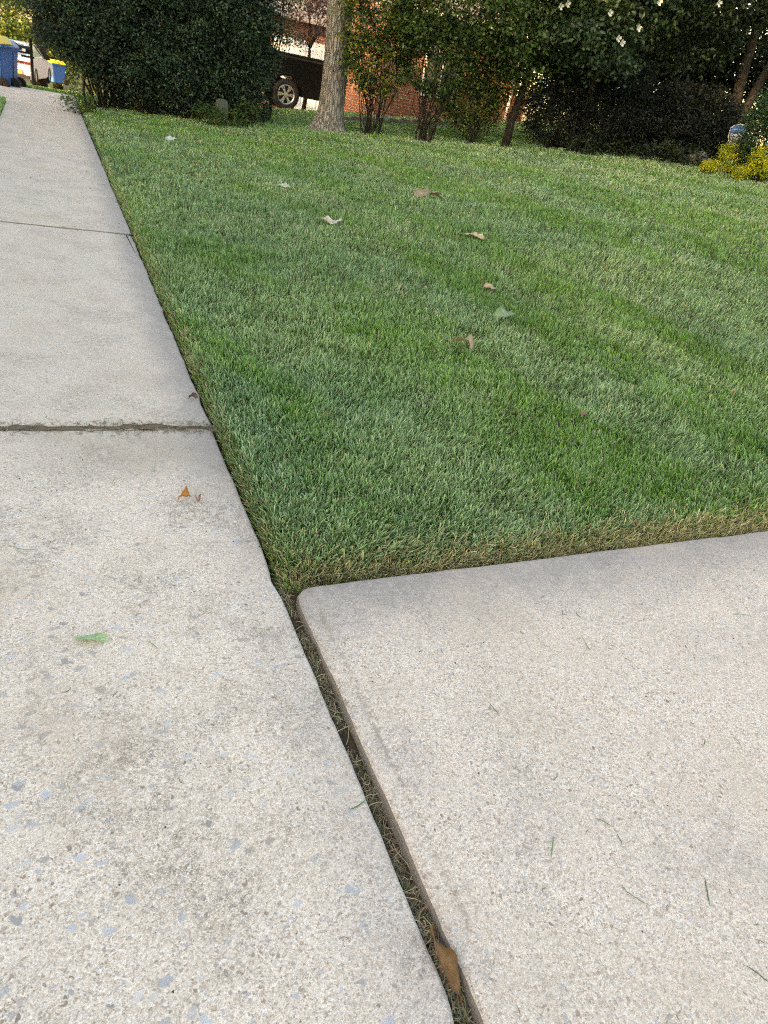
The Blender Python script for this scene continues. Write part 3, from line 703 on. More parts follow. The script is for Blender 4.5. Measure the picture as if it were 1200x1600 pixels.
# thin lighter shrub right of the hedge
p = G(418, 192)
plant('slender_shrub', tuple(p), 'slender bright green shrub between the dark hedge and the truck', 'shrub',
      [((.05, .1, 1.9), (.36, .35, .9)), ((.2, .1, 2.8), (.5, .45, .7)), ((-.1, 0, 1.0), (.22, .2, .4))], 120, 40, .10, .055, .03, MID, 9, .014, .08)

# big tree
p = G(513, 206)
root = empty('maple_tree', (p[0], p[1], p[2]-.03), 0, 'large grey-barked tree trunk with root flare standing in the lawn', 'tree')
def bigtrunk():
    n = 40; zs = np.concatenate([np.linspace(0, .5, 12), np.linspace(.58, 6.0, 40)]); V = []
    for z in zs:
        fl = math.exp(-z/.13)
        r = .240-.008*z+.018*math.exp(-((z-1.86)/.16)**2)+.09*math.exp(-z/.22)
        cx = -.035*z+.03*math.sin(z*1.7); cy = 0
        for k in range(n):
            a = 2*math.pi*k/n
            rr = r*(1+.03*math.sin(3*a+z)+.015*math.sin(9*a+z*2.3))+fl*(.16*max(0, math.sin(a*2.5+.6))**2+.10*max(0, math.cos(a*3.5))**3)
            V.append((cx+rr*math.cos(a), cy+rr*math.sin(a), z))
    m = len(zs); fs = [(i*n+k, i*n+(k+1) % n, (i+1)*n+(k+1) % n, (i+1)*n+k) for i in range(m-1) for k in range(n)]
    me = bpy.data.meshes.new('trunk'); me.from_pydata(V, [], fs); me.polygons.foreach_set('use_smooth', [True]*len(fs)); me.update(); return me
link('trunk', bigtrunk(), M['bark'], root)
for (a, z, r) in ((-1.62, 1.95, .05), (-1.50, 1.80, .065), (-1.45, 2.62, .05)):
    rr = .243-.008*z; cx = -.035*z+.03*math.sin(z*1.7)
    MB().lathe([(0, .012), (r*.45, .016), (r*.62, .004), (r*.8, .026), (r, .012), (r*1.25, -.02)], 14, 1).build('knot', M['bark'], root,
        (cx+rr*math.cos(a), rr*math.sin(a)+.004, z), (0, 0, a+math.pi/2+math.pi), True)
(V, Fc, C), cc = foliage([((0, 0, 8.2), (3.6, 3.4, 2.6)), ((1.5, -.5, 7), (2.2, 2.2, 1.5)), ((-1.6, .6, 7), (2.2, 2, 1.5))], 420, 22, .32, .15, .13, MID)
link('crown', npmesh('crown', V, Fc, C), M['leaf'], root)
stems_mb(cc, .05, 14, .09, start=(-.2, 0, 5.6)).build('branch', M['bark'], root, smooth_=True)

# vase shaped shrubs
def vase(px, py, lab, hgt, wid, cols, nclump=190, nst=26, lo=.32, per=34):
    p = G(px, py)
    return plant('vase_shrub', tuple(p), lab, 'shrub', [((0, 0, hgt*.74), (wid, wid*.8, hgt*.34)), ((0, 0, hgt*.44), (wid*.72, wid*.6, hgt*.24))], nclump, per, .11, .065, .044, cols, nst, .012, .24, group='vase shaped shrubs behind the lawn')
vase(578, 213, 'many-stemmed leafy shrub just right of the big trunk', 3.1, .95, MID+[(.09, .14, .025), (.17, .19, .022), (.22, .20, .02)], 330, per=40)
vase(662, 223, 'many-stemmed vase shaped shrub left of the small tree', 3.1, 1.05, MID, 330, per=40)
p = G(735, 226)
plant('loose_shrub', tuple(p), 'low loose shrub with pale leaves left of the small tree trunk', 'shrub', [((-.1, .2, .75), (.65, .5, .55)), ((.2, 0, 1.2), (.5, .5, .5))], 260, 34, .12, .06, .04, [(.05, .09, .02), (.10, .14, .03), (.04, .06, .02), (.16, .18, .06)], 18, .011, .2)
p = G(788, 231)
plant('small_tree', tuple(p), 'small dark-trunked tree in front of the brick house', 'tree',
      [((-.9, 0, 2.2), (.95, .8, .85)), ((.2, 0, 2.5), (1.1, .9, .75)), ((-.2, 0, 3.6), (1.9, 1.4, .9)), ((-.3, -.2, 1.55), (.75, .6, .45)), ((.9, .1, 1.9), (.8, .6, .6))], 620, 46, .14, .08, .05, MID, 22, .022, trunk=([(0, 0, -.05), (.02, 0, .5), (.10, 0, 1.0), (.20, 0, 1.6), (.26, 0, 2.1)], [.085, .075, .065, .055, .045]))
# dogwood with white flowers
p = G(905, 246)
dog = plant('dogwood_tree', (p[0]+.3, p[1]+.6, float(zt(p[0]+.3, p[1]+.6))), 'dark dogwood with a few white blossoms right of the house', 'tree',
      [((-.1, 0, 2.5), (1.25, 1.0, .8)), ((-.6, -.5, 1.65), (1.0, .6, .38)), ((.6, .2, 3.4), (1.8, 1.2, .8)), ((-.7, .2, 3.2), (1.1, 1.0, .6))], 640, 46, .15, .095, .056, [(.022, .050, .024), (.034, .072, .032), (.016, .036, .020), (.045, .09, .035)], 20, .022,
      trunk=([(0, 0, -.05), (.05, 0, .6), (-.03, 0, 1.2), (.05, 0, 1.9)], [.10, .085, .075, .06]))
for (px, py) in ((887, 6), (876, 10), (953, 20), (998, 44), (966, 60), (972, 67), (1123, 5), (1030, 3)):
    q = P(px, py, math.hypot(p[0]+.6, p[1])-.5); m = MB()
    for k in range(4):
        a = k*math.pi/2+.4; u = Vector((math.cos(a), 0, math.sin(a))); v = Vector((-math.sin(a), 0, math.cos(a)))
        pt = [u*.004, u*.03+v*.022, u*.055+v*.014, u*.05, u*.055-v*.014, u*.03-v*.022]
        m.add([(s_.x, -.018*(s_.length/.05)**2, s_.z) for s_ in pt], [tuple(range(6))])
    m.build('blossom', M['petal'], dog, Vector(q)-Vector(dog.location))
# near-black yew mass below it, and low ground shrubs
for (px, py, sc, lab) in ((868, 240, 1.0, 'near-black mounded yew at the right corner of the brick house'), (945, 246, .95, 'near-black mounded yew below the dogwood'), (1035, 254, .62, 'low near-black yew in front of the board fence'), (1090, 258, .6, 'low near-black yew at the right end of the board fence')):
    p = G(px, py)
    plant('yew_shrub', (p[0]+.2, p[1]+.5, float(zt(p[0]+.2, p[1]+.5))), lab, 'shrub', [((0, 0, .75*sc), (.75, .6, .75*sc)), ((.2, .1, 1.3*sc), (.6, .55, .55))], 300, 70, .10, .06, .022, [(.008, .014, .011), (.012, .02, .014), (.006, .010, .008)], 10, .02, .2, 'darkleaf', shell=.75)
for k, (px, py) in enumerate(((925, 246), (985, 250), (1040, 258), (1085, 264))):
    p = G(px, py)
    plant('ground_plant', tuple(p), ['low dark leafy plant at the lawn edge below the yew', 'low dark leafy plant at the left end of the board fence', 'low dark leafy plant before the board fence', 'low dark leafy plant left of the yellow shrubs'][k], 'plant',
          [((0, .2, .16), (.42, .3, .2))], 46, 22, .07, .07, .022, [(.014, .030, .014), (.028, .055, .022), (.010, .018, .010)], 6, .006, .15, group='low plants along the lawn edge')
# right tree with two stems
p = G(1150, 262)
plant('twin_stem_tree', (p[0]+.9, p[1]+1.4, float(zt(p[0]+.9, p[1]+1.4))), 'dark twin-stemmed tree at right with sky between its leaves', 'tree',
      [((-1.6, 0, 2.6), (1.3, 1.0, .9)), ((-.3, 0, 3.5), (1.8, 1.2, .9)), ((-1.4, .2, 1.75), (.9, .7, .45)), ((.8, 0, 2.4), (.8, .7, .9))], 560, 40, .16, .085, .05, [(.012, .026, .014), (.02, .04, .02), (.03, .055, .02)], 26, .02,
      trunk=([(0, 0, -.05), (-.05, 0, .7), (-.22, 0, 1.6), (-.3, 0, 2.6), (-.3, 0, 3.6)], [.13, .11, .10, .085, .06]))
q = [o for o in bpy.data.objects if o.name.startswith('twin_stem_tree')][0]
MB().tube([(.02, 0, -.05), (.12, 0, .6), (.34, 0, 1.5), (.62, 0, 2.6), (.8, 0, 3.6)], [.12, .10, .085, .07, .05], 9).build('trunk', M['darkbark'], q, smooth_=True)
# evergreen at the right edge
p = G(1196, 284)
plant('arborvitae_shrub', (p[0]-.17, p[1]+.05, float(zt(p[0]-.17, p[1]+.05))), 'rounded green evergreen at the right edge partly covering the blue sign', 'shrub',
      [((.1, 0, .75), (.62, .55, .8)), ((.2, 0, 1.3), (.5, .45, .5))], 560, 50, .065, .05, .02, [(.016, .060, .026), (.035, .085, .032), (.016, .04, .02)], 8, .02, .15, shell=.8, upb=.1, flat=1.0)
# golden shrubs
GOLD = [(.42, .44, .025), (.55, .52, .035), (.30, .36, .03), (.20, .28, .03)]
for (px, py, sc, lab) in ((1132, 276, 1.0, 'golden yellow shrub standing left of the other yellow shrub'), (1183, 288, 1.05, 'golden yellow shrub at the right edge with bare lower twigs'), (1103, 274, .42, 'low creeping yellow sprig at the left of the golden shrubs'), (1150, 285, .45, 'low yellow tuft between the two golden shrubs')):
    p = G(px, py)
    plant('golden_shrub', tuple(p), lab, 'shrub', [((0, 0, .34*sc), (.30*sc, .26*sc, .20*sc)), ((-.05, -.05, .22*sc), (.26*sc, .2*sc, .15*sc)), ((.08, 0, .42*sc), (.2*sc, .18*sc, .14*sc))], int(120*sc), 26, .04, .032, .012, GOLD, 14, .008, .06, shell=.7, upb=.2, group='golden shrubs by the sign')
p = G(1100, 262)
bm = bmesh.new(); bmesh.ops.create_icosphere(bm, subdivisions=3, radius=.22)
for v in bm.verts: v.co *= 1+.18*math.sin(v.co.x*21+1)*math.cos(v.co.y*17)+.1*math.sin(v.co.z*31); v.co.z = max(v.co.z*.75, -.1)
me = bpy.data.meshes.new('boulder'); bm.to_mesh(me); bm.free()
tag(link('boulder', me, M['stone'], None, (p[0]+.1, p[1]+.3, float(zt(p[0], p[1]+.3))+.07)), 'dark grey boulder behind the golden shrubs', 'rock')

# ------------------------------------------------------------------ board fence at the back right
p = G(1000, 245); fx, fy = p[0]+.3, p[1]+1.0
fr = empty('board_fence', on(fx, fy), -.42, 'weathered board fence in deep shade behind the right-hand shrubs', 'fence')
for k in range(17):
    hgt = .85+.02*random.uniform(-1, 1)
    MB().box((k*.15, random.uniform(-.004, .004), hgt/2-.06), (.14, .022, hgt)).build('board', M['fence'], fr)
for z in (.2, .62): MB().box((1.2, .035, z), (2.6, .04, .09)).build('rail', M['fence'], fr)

# ------------------------------------------------------------------ security sign
p = G(1160, 268); c = P(1161, 212, math.hypot(p[0]+.6, p[1])+.25)
sg = empty('yard_sign', (c[0], c[1], float(zt(c[0], c[1]))), 0, 'blue and navy shield-shaped yard sign half hidden by the right evergreen', 'sign')
face = math.atan2(CAM[0]-c[0], -(CAM[1]-c[1])) ; sg.rotation_euler = (0, -.16, face*1.0)
ch = c[2]-float(zt(c[0], c[1]))
def shield(s, z0):
    pr = [(0, .19), (.105, .16), (.155, .12), (.165, -.02), (.15, -.09), (.10, -.16), (0, -.20), (-.10, -.16), (-.15, -.09), (-.165, -.02), (-.155, .12), (-.105, .16)]
    return [(u*s, v*s+z0) for u, v in pr]
MB().prism(shield(1.0, ch), -.006, .006).build('rim', M['signwhite'], sg)
MB().prism(shield(.93, ch), -.009, -.0062).build('panel', M['signnavy'], sg)
top = [(u, v) for u, v in shield(.93, 0) if v > .05]
MB().prism([(-.152, ch+.045), (.152, ch+.045), (.144, ch+.1116), (.0977, ch+.1488), (0, ch+.1767), (-.0977, ch+.1488), (-.144, ch+.1116)], -.0115, -.0092).build('panel', M['signblue'], sg)
def text(s, size, z, mat, bold=.0):
    cu = bpy.data.curves.new('text', 'FONT'); cu.body = s; cu.size = size; cu.align_x = 'CENTER'; cu.align_y = 'CENTER'; cu.offset = bold; cu.extrude = .0006
    t = bpy.data.objects.new('text', cu); COL.objects.link(t); dg = bpy.context.evaluated_depsgraph_get()
    me = bpy.data.meshes.new_from_object(t.evaluated_get(dg)); bpy.data.objects.remove(t)
    link('lettering', me, mat, sg, (0, -.0128, z), (math.pi/2, 0, 0))
text('SimpliSafe', .066, ch+.002, M['signwhite'], .0016)
text('HOME SECURITY', .032, ch-.052, M['signwhite'], .0008)
MB().box((0, -.0126, ch+.088), (.23, .0012, .018)).build('stripe', M['signlight'], sg)
MB().tube([(0, .02, -.1), (0, .02, ch-.1)], .008, 8).build('stake', M['chrome'], sg)

# ------------------------------------------------------------------ brick house behind the shrubs
HX, HY = 4.6, 20.0; HZ = .55
h = empty('brick_house', (HX, HY, HZ), 0, 'red brick house with grey shingle roof behind the vase shrubs', 'house')
HW = 7.5; EV = 3.32-HZ
MB().box((4.95, 1.3, EV/2-.2), (4.5, 2.6, EV+.4)).build('wall', M['brick'], h)
rf = MB().prism([(-.55, EV-.02), (1.9, EV+1.35), (3.2, EV+.6), (3.2, EV+.46), (1.9, EV+1.2), (-.55, EV-.14)], 2.3, HW+.0, axis=0).build('roof', M['shingle'], h)
MB().box(((HW+2.3)/2, -.60, EV-.06), (HW-2.3, .10, .12)).build('gutter', M['cream'], rf)
MB().box(((HW+2.3)/2, -.30, EV-.16), (HW-2.3, .5, .03)).build('soffit', M['cream'], rf)
for xx in (6.62, 6.86): MB().box((xx, -.06, EV/2-.2), (.045, .05, EV+.1)).build('downspout', M['white'], h)
wn = MB().box((4.4, -.012, 1.45), (1.0, .05, 1.1)).build('window', M['white'], h)
for sx in (-.24, .24): MB().box((4.4+sx, -.042, 1.45), (.42, .012, .98)).build('pane', M['glass'], wn)
# low stone edging of the planting bed
for k in range(12):
    q = (5.3+k*.30, 17.6-.02*k); m = MB().box((0, 0, .05), (.27, .16, .16)).mesh('stone_block', bevel=.02)
    tag(link('stone_block', me if False else m, M['stone'], None, on(*q), (0, 0, random.uniform(-.15, .15))), 'low grey edging stone of the bed before the brick house', 'stone', 'edging stones before the house')

# ------------------------------------------------------------------ neighbour's house
nh = empty('garage_house', (5.4, 34.0, -.05), .0, 'brick garage with white door far behind the black truck', 'house')
MB().box((4.5, 4, 1.6), (9, 8, 3.6)).build('wall', M['brick'], nh)
gd = MB().box((4.0, -.03, 1.35), (2.9, .10, 2.5)).build('garage_door', M['white'], nh)
for r in range(4):
    for c_ in range(4): MB().box((2.95+c_*.7, -.09, .45+r*.58), (.58, .03, .44)).build('panel', M['white'], gd)
MB().prism([(-.5, 3.35), (4, 5.6), (8.5, 3.35), (8.5, 3.2), (4, 5.45), (-.5, 3.2)], -.5, 9.5, axis=0).build('roof', M['shingle'], nh)
p = P(478, 20, 28)
plant('purple_tree', (p[0]+.25, p[1], float(zt(p[0], p[1]))-.1), 'reddish-purple leaved tree above the black truck', 'tree', [((0, 0, 2.9), (1.15, 1.0, .9)), ((.2, 0, 3.8), (1.4, 1.2, .9))], 150, 40, .17, .08, .05, [(.075, .03, .028), (.11, .05, .04), (.05, .022, .022)], 14, .02, trunk=([(0, 0, 0), (.05, 0, 1.0), (0, 0, 2.0)], [.08, .07, .05]))

# ------------------------------------------------------------------ vehicles
def wheel(parent, x, y, r, wd, side, spokes=6):
    w_ = empty('wheel', (x, y, r)); w_.parent = parent
    MB().lathe([(r*.60, -wd*.42), (r*.66, -wd*.5), (r*.90, -wd*.5), (r*.98, -wd*.40), (r, -wd*.25), (r, wd*.25), (r*.98, wd*.40), (r*.90, wd*.5), (r*.66, wd*.5), (r*.60, wd*.42)], 36, 1).build('tyre', M['rubber'], w_, smooth_=True)
    s = side*wd*.40; m = MB()
    m.lathe([(r*.55, s-side*.06), (r*.60, s), (r*.63, s+side*.012), (r*.60, s+side*.016), (r*.56, s)], 36, 1)
    for k in range(spokes):
        for o_ in (-.13, .13):
            a = 2*math.pi*k/spokes+o_; u = Vector((math.cos(a), 0, math.sin(a))); v = Vector((-math.sin(a), 0, math.cos(a)))
            for (r0_, r1_, w0, w1) in ((.10, .58, .035, .05),):
                q = [u*r*r0_+v*r*w0, u*r*r0_-v*r*w0, u*r*r1_-v*r*w1, u*r*r1_+v*r*w1]
                m.add([(a_.x, s+side*t_, a_.z) for t_ in (.012, -.02) for a_ in q], [(0, 1, 2, 3), (4, 7, 6, 5), (0, 4, 5, 1), (1, 5, 6, 2), (2, 6, 7, 3), (3, 7, 4, 0)])
    m.lathe([(.001, s+side*.02), (r*.15, s+side*.018), (r*.17, s)], 20, 1)
    m.build('rim', M['chrome'], w_)
    MB().lathe([(.001, s-side*.05), (r*.56, s-side*.05)], 24, 1).build('brake_disc', M['black'], w_)
def arch_profile(x0, x1, z0, z1, wheels, rr, nose=None):
    """side outline with wheel arches cut from the sill"""
    pts = [(x0, z0+.12), (x0+.04, z0)]
    for wx in wheels:
        for k in range(11):
            a = math.pi-math.pi*k/10; pts.append((wx+rr*math.cos(a), z0+max(0, rr*math.sin(a))*1.0))
    pts += [(x1-.05, z0), (x1, z0+.12)]
    return pts
# pickup: local +x is its tail, camera sees the -y side
tw = P(449, 173, 24.0)
tr = empty('pickup_truck', (tw[0], tw[1]+.9, tw[2]), -.10, 'black pickup truck with silver spoked wheel behind the hedge', 'truck')
pr = arch_profile(-4.45, 1.15, .40, 0, (-3.4, 0.0), .47)+[(1.17, .75), (1.15, 1.40), (-2.3, 1.38), (-2.45, 1.36), (-4.3, 1.25), (-4.48, .95)]
MB().prism(pr, -.95, .95).build('body', M['black'], tr, bevel=.025)
MB().prism([(-.75, 1.37), (-.95, 1.92), (-2.1, 1.95), (-2.95, 1.35)], -.80, .80).build('cab', M['black'], tr, bevel=.05)
MB().prism([(-.87, 1.42), (-1.03, 1.85), (-2.05, 1.88), (-2.72, 1.42)], -.805, -.79).build('side_window', M['glass'], tr)
MB().box((.2, 0, 1.405), (1.8, 1.7, .05)).build('bed_cover', M['rubber'], tr, bevel=.01)
m = MB(); pts = [(.53*math.cos(a), -.955, .40+.53*math.sin(a)) for a in np.linspace(.15, math.pi-.15, 14)]
m.tube(pts, .022, 6).build('wheel_arch_trim', M['black'], tr, smooth_=True)
MB().box((-.68, -.953, .93), (.012, .012, .8)).build('panel_gap', M['rubber'], tr)
MB().box((-.95, -.965, 1.12), (.22, .03, .035)).build('door_handle', M['chrome'], tr)
MB().box((.25, -.955, 1.335), (1.7, .02, .05)).build('bed_rail', M['rubber'], tr)
MB().box((-1.7, -.99, .42), (2.1, .12, .07)).build('side_step', M['rubber'], tr, bevel=.02)
for s_ in (-1, 1): MB().box((1.14, s_*.86, 1.1), (.05, .14, .34)).build('tail_light', M['red'], tr, bevel=.01)
MB().box((1.22, 0, .55), (.20, 1.8, .20)).build('rear_bumper', M['chrome'], tr, bevel=.04)
for wx in (-3.4, 0):
    for s_ in (-1, 1): wheel(tr, wx, s_*.82, .40, .26, s_)

# white car far left, tail to the camera; local -y is the tail
cp = P(44, 134, 37.0)
car = empty('white_car', (cp[0]-.30, cp[1]+2.0, cp[2]+.02), -.19, 'white car parked with its tail to the camera beside the black mailbox', 'car')
pr = arch_profile(-2.25, 2.25, .22, 0, (-1.35, 1.40), .36)+[(2.28, .55), (2.1, .78), (1.15, .92), (-2.0, 1.0), (-2.25, .92), (-2.30, .55)]
MB().prism(pr, -.90, .90, axis=0).build('body', M['carwhite'], car, bevel=.05)
m = MB(); lo = [(-.80, -1.95, .98), (.80, -1.95, .98), (.80, 1.2, .90), (-.80, 1.2, .90)]; hi = [(-.60, -1.25, 1.45), (.60, -1.25, 1.45), (.60, .25, 1.45), (-.60, .25, 1.45)]
m.add(lo+hi, [(0, 3, 2, 1), (4, 5, 6, 7), (0, 1, 5, 4), (1, 2, 6, 5), (2, 3, 7, 6), (3, 0, 4, 7)]).build('cabin', M['carwhite'], car, bevel=.03)
def inset_quad(a, b, c_, d, out, s_=.82):
    q = [Vector(v) for v in (a, b, c_, d)]; ctr = sum(q, Vector())/4; o_ = Vector(out)
    return MB().add([ctr+(v-ctr)*s_+o_*.008 for v in q]+[ctr+(v-ctr)*s_-o_*.01 for v in q], [(0, 1, 2, 3), (7, 6, 5, 4), (0, 4, 5, 1), (1, 5, 6, 2), (2, 6, 7, 3), (3, 7, 4, 0)])
M['skyglass'] = plain('sky_reflection_glass', (.30, .38, .46), .1, .6, 0, .05)  # sky reflection painted into the rear window's colour
inset_quad(lo[0], lo[1], hi[1], hi[0], (0, -.7, .7)).build('rear_window', M['skyglass'], car)
inset_quad(lo[1], lo[2], hi[2], hi[1], (.9, 0, .3)).build('side_window', M['glass'], car)
inset_quad(lo[2], lo[3], hi[3], hi[2], (0, .6, .7)).build('windscreen', M['glass'], car)
for s_ in (-1, 1): MB().box((s_*.66, -2.285, .80), (.46, .06, .10)).build('tail_light', M['red'], car, bevel=.01)
MB().box((.40, -2.31, .46), (.34, .02, .16)).build('number_plate', M['plate'], car)
MB().box((0, -2.27, .30), (1.7, .10, .14)).build('rear_bumper', M['rubber'], car, bevel=.02)
for s_ in (-1, 1): MB().box((s_*.98, .75, .98), (.18, .10, .13)).build('mirror', M['rubber'], car, bevel=.02)
for wy in (-1.35, 1.40):
    for s_ in (-1, 1):
        w0 = empty('wheel', (s_*.80, wy, .33)); w0.parent = car
        MB().lathe([(.2, -.1), (.31, -.1), (.33, -.06), (.33, .06), (.31, .1), (.2, .1)], 24, 0).build('tyre', M['rubber'], w0, smooth_=True)
        MB().lathe([(.001, s_*.07), (.2, s_*.085), (.21, 0)], 20, 0).build('rim', M['chrome'], w0)

# ------------------------------------------------------------------ bins, mailbox, pedestal
def bin_(loc, rz, label, lid, hgt=1.06, s=1.0):
    r = empty('wheeled_bin', loc, rz, label, 'bin', 'wheeled bins along the far sidewalk')
    a, b_ = .23*s, .29*s; t = .87*hgt; m = MB()
    m.add([(-a, -a, .06), (a, -a, .06), (a, a, .06), (-a, a, .06), (-b_, -b_, t), (b_, -b_, t), (b_, b_, t), (-b_, b_, t)], [(0, 3, 2, 1), (4, 5, 6, 7), (0, 1, 5, 4), (1, 2, 6, 5), (2, 3, 7, 6), (3, 0, 4, 7)])
    m.build('body', M['bluebin'], r, bevel=.025)
    MB().box((0, 0, t-.035), (2*b_+.05, 2*b_+.05, .06)).build('lip', M['bluebin'], r, bevel=.012)
    MB().add([(-b_-.03, -b_-.04, t), (b_+.03, -b_-.04, t), (b_+.03, b_+.05, t), (-b_-.03, b_+.05, t), (-b_*.8, -b_*.7, hgt), (b_*.8, -b_*.7, hgt), (b_*.8, b_*.8, hgt+.01), (-b_*.8, b_*.8, hgt+.01)],
             [(0, 3, 2, 1), (4, 5, 6, 7), (0, 1, 5, 4), (1, 2, 6, 5), (2, 3, 7, 6), (3, 0, 4, 7)]).build('lid', M[lid], r, bevel=.015)
    MB().tube([(b_+.09, -.2, t-.03), (b_+.09, .2, t-.03)], .016, 8).build('handle', M['bluebin'], r, smooth_=True)
    for q in (-.2, .2): MB().box((b_+.05, q, t-.03), (.10, .03, .04)).build('handle_bracket', M['bluebin'], r)
    for q in (-1, 1):
        MB().lathe([(.03, q*.30-.03), (.12, q*.30-.035), (.14, q*.30-.02), (.14, q*.30+.02), (.12, q*.30+.035), (.03, q*.30+.03)], 20, 1, (a+.05, 0, .14)).build('wheel', M['rubber'], r, smooth_=True)
    for (px_, pz_) in ((.03, .55), (.06, .33)): 
        MB().box((px_, -b_+.03+.02*(1-pz_), pz_), (.10, .012, .09)).build('label_sticker', M['white'], r) if hgt > 1.05 else None
    return r
c = P(-5, 139, 21.0); bin_((c[0], c[1], c[2]+.0), -.35, 'blue wheeled bin with bright yellow lid, nearest at the left edge', 'yellow')
c = P(9, 138, 22.2); bin_((c[0], c[1], c[2]), -.15, 'blue wheeled bin with dark blue lid just behind the nearest yellow-lidded bin', 'bluebin', 1.02)
c = P(90, 131, 46.0); bin_((c[0], c[1], c[2]), .3, 'distant blue bin with yellow lid beyond the white car', 'yellow', 1.04, 1.15)
c = P(52, 133, 31.0)
mb = empty('mailbox', (c[0], c[1], float(c[2])-.1), .15, 'black mailbox on a black post in front of the white car', 'mailbox')
MB().box((0, 0, .70), (.09, .09, 1.55)).build('post', M['black'], mb, bevel=.01)
MB().box((-.12, 0, .92), (.40, .06, .06)).build('arm', M['black'], mb)
prf = [(-.11, 1.0), (.11, 1.0)]+[(.11*math.cos(a), 1.13+.10*math.sin(a)) for a in np.linspace(0, math.pi, 9)]
MB().prism(prf, -.62, -.06, axis=0).build('box', M['black'], mb)
MB().box((-.45, -.118, 1.10), (.13, .012, .10)).build('flag', M['red'], mb)
MB().box((-.24, -.117, 1.10), (.10, .010, .08)).build('number_plate', M['white'], mb)
p = G(345, 197)
pd = empty('utility_pedestal', tuple(p), .1, 'grey-green utility pedestal standing under the hedge', 'utility box')
MB().prism([(-.10, -.05), (.10, -.05), (.10, .36), (.085, .42), (.04, .45), (-.04, .45), (-.085, .42), (-.10, .36)], -.09, .09).build('housing', M['pedestal'], pd, bevel=.012)
MB().box((0, -.097, .22), (.13, .012, .24)).build('door', M['pedestal'], pd, bevel=.004)

# ------------------------------------------------------------------ far trees
FARC = [(.06, .11, .022), (.09, .14, .025), (.045, .085, .02), (.14, .17, .03)]
c = P(61, 92, 40.0)
plant('street_tree', (c[0], c[1], float(zt(c[0], c[1]))-.1), 'leafy street tree with dark trunk above the white car', 'tree', [((-.3, 0, 4.0), (2.6, 2, 1.1)), ((-1.4, 0, 3.4), (1.3, 1.2, .7)), ((.5, 0, 5), (3, 2.5, 1.2))], 260, 36, .26, .13, .08, MID, 18, .05, trunk=([(0, 0, 0), (.05, 0, 1.5), (.1, 0, 3.6)], [.30, .26, .22]))
k = 0
for (px, R, s, lab) in ((-60, 62, 1.0, 'sunlit yellow-green tree at the far left edge'), (20, 68, 1.0, 'sunlit yellow-green tree behind the yellow-lidded bin'), (90, 62, .9, 'sunlit yellow-green tree behind the white car'),
                        (190, 66, 1.1, 'far tree behind the left part of the hedge'), (330, 60, 1.0, 'far tree behind the right part of the hedge')):
    c = P(px, 120, R); z0 = float(zt(c[0], c[1]))
    plant('far_tree', (c[0], c[1], z0), lab, 'tree', [((0, 0, 4.2*s), (4.2*s, 3, 3.4*s)), ((1, -1, 2.2*s), (4.2*s, 2.4, 1.8)), ((-1, 0, 7*s), (3.4*s, 3, 2.4*s))], 330, 26, .40, .22, .16, FARC, 8, .09, group='far trees along the street', trunk=([(0, 0, -.1), (0, 0, 2), (.1, 0, 4*s)], [.35, .3, .2]))

# ------------------------------------------------------------------ unseen house across the street, added to shade the yard
hx = empty('added_shade_house', (-30, -26, -.15), 0, 'unseen two storey brick house added at the left for shade', 'house')
MB().box((5, 18, 3.6), (9, 36, 7.4)).build('wall', M['brick'], hx)
MB().prism([(-.3, 7.2), (5, 10.2), (10.3, 7.2), (10.3, 7.0), (5, 10.0), (-.3, 7.0)], -.5, 36.5, axis=1).build('roof', M['shingle'], hx)
for k in range(8):
    for z in (1.7, 4.8):
        wq = MB().box((9.52, 2.5+k*4.4, z), (.06, 1.2, 1.5)).build('window', M['white'], hx); MB().box((9.56, 2.5+k*4.4, z), (.02, 1.05, 1.35)).build('pane', M['glass'], wq)

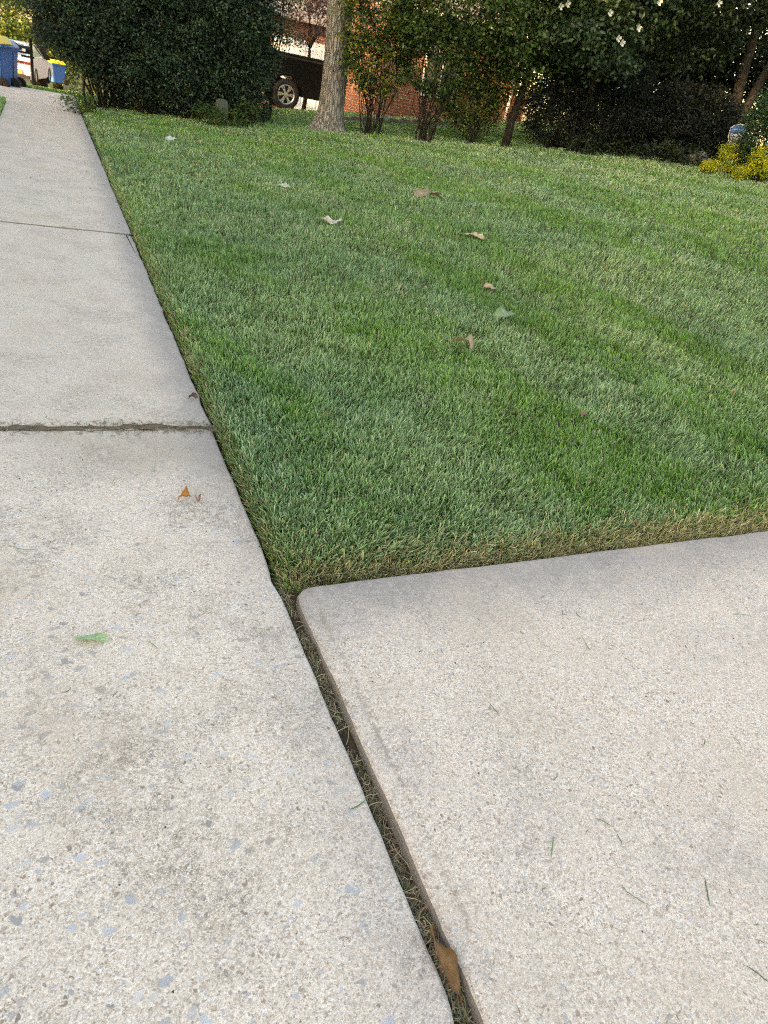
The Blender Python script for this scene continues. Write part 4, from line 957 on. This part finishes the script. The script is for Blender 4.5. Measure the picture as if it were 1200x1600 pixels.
# unseen trees across the road, added to shade yard, walls and car
t0 = plant('added_shade_tree', (-13.0, 8.0, -.1), 'unseen leafy tree added for shade, nearest of its row', 'tree', [((0, 0, 6.2), (3.6, 3.6, 2.6)), ((.5, 1.5, 4.6), (2.6, 2.6, 1.6)), ((0, -1.5, 4.4), (2.6, 2.6, 1.5))], 420, 26, .34, .24, .2, MID, 14, .08, group='unseen trees added for shade', trunk=([(0, 0, -.2), (0, 0, 2), (.1, 0, 4)], [.3, .25, .2]))
for x, y, lab in ((-13.5, 15.5, 'unseen leafy tree added for shade, second of its row'), (-14, 21.5, 'unseen leafy tree added for shade, farthest of its row')):
    c_ = copy_tree(t0); c_.location = (x, y, -.1); c_.rotation_euler = (0, 0, y); c_['label'] = lab

for x, y, lab in ((-13, 1.5, 'unseen leafy tree added for shade, level with the driveway'), (-14.5, 4.8, 'unseen leafy tree added for shade, set back between its neighbours'), (-13.5, -5, 'unseen leafy tree added for shade, behind the viewer')):
    c_ = copy_tree(t0); c_.location = (x, y, -.1); c_.rotation_euler = (0, 0, y); c_['label'] = lab
for x, y, z_, sc_, lab in ((-9.5, 36.3, -1.2, .6, 'unseen small tree added left of the white car to shade it'), (-10, 38.6, -1.3, .6, 'unseen small tree added far left of the white car to shade it'), (-14, 18.6, -.1, 1.0, 'unseen leafy tree added for shade, level with the near bins'), (-16, 3, -.1, 1.3, 'unseen leafy tree added for shade, tallest of its row')):
    c_ = copy_tree(t0); c_.location = (x, y, z_); c_.rotation_euler = (0, 0, y); c_.scale = (sc_, sc_, sc_); c_['label'] = lab
c_ = copy_tree(t0); c_.location = (-14, 27, -.1); c_.rotation_euler = (0, 0, 1); c_['label'] = 'unseen leafy tree added for shade, beside the farthest bin'
# dark trees closing the view behind the fence
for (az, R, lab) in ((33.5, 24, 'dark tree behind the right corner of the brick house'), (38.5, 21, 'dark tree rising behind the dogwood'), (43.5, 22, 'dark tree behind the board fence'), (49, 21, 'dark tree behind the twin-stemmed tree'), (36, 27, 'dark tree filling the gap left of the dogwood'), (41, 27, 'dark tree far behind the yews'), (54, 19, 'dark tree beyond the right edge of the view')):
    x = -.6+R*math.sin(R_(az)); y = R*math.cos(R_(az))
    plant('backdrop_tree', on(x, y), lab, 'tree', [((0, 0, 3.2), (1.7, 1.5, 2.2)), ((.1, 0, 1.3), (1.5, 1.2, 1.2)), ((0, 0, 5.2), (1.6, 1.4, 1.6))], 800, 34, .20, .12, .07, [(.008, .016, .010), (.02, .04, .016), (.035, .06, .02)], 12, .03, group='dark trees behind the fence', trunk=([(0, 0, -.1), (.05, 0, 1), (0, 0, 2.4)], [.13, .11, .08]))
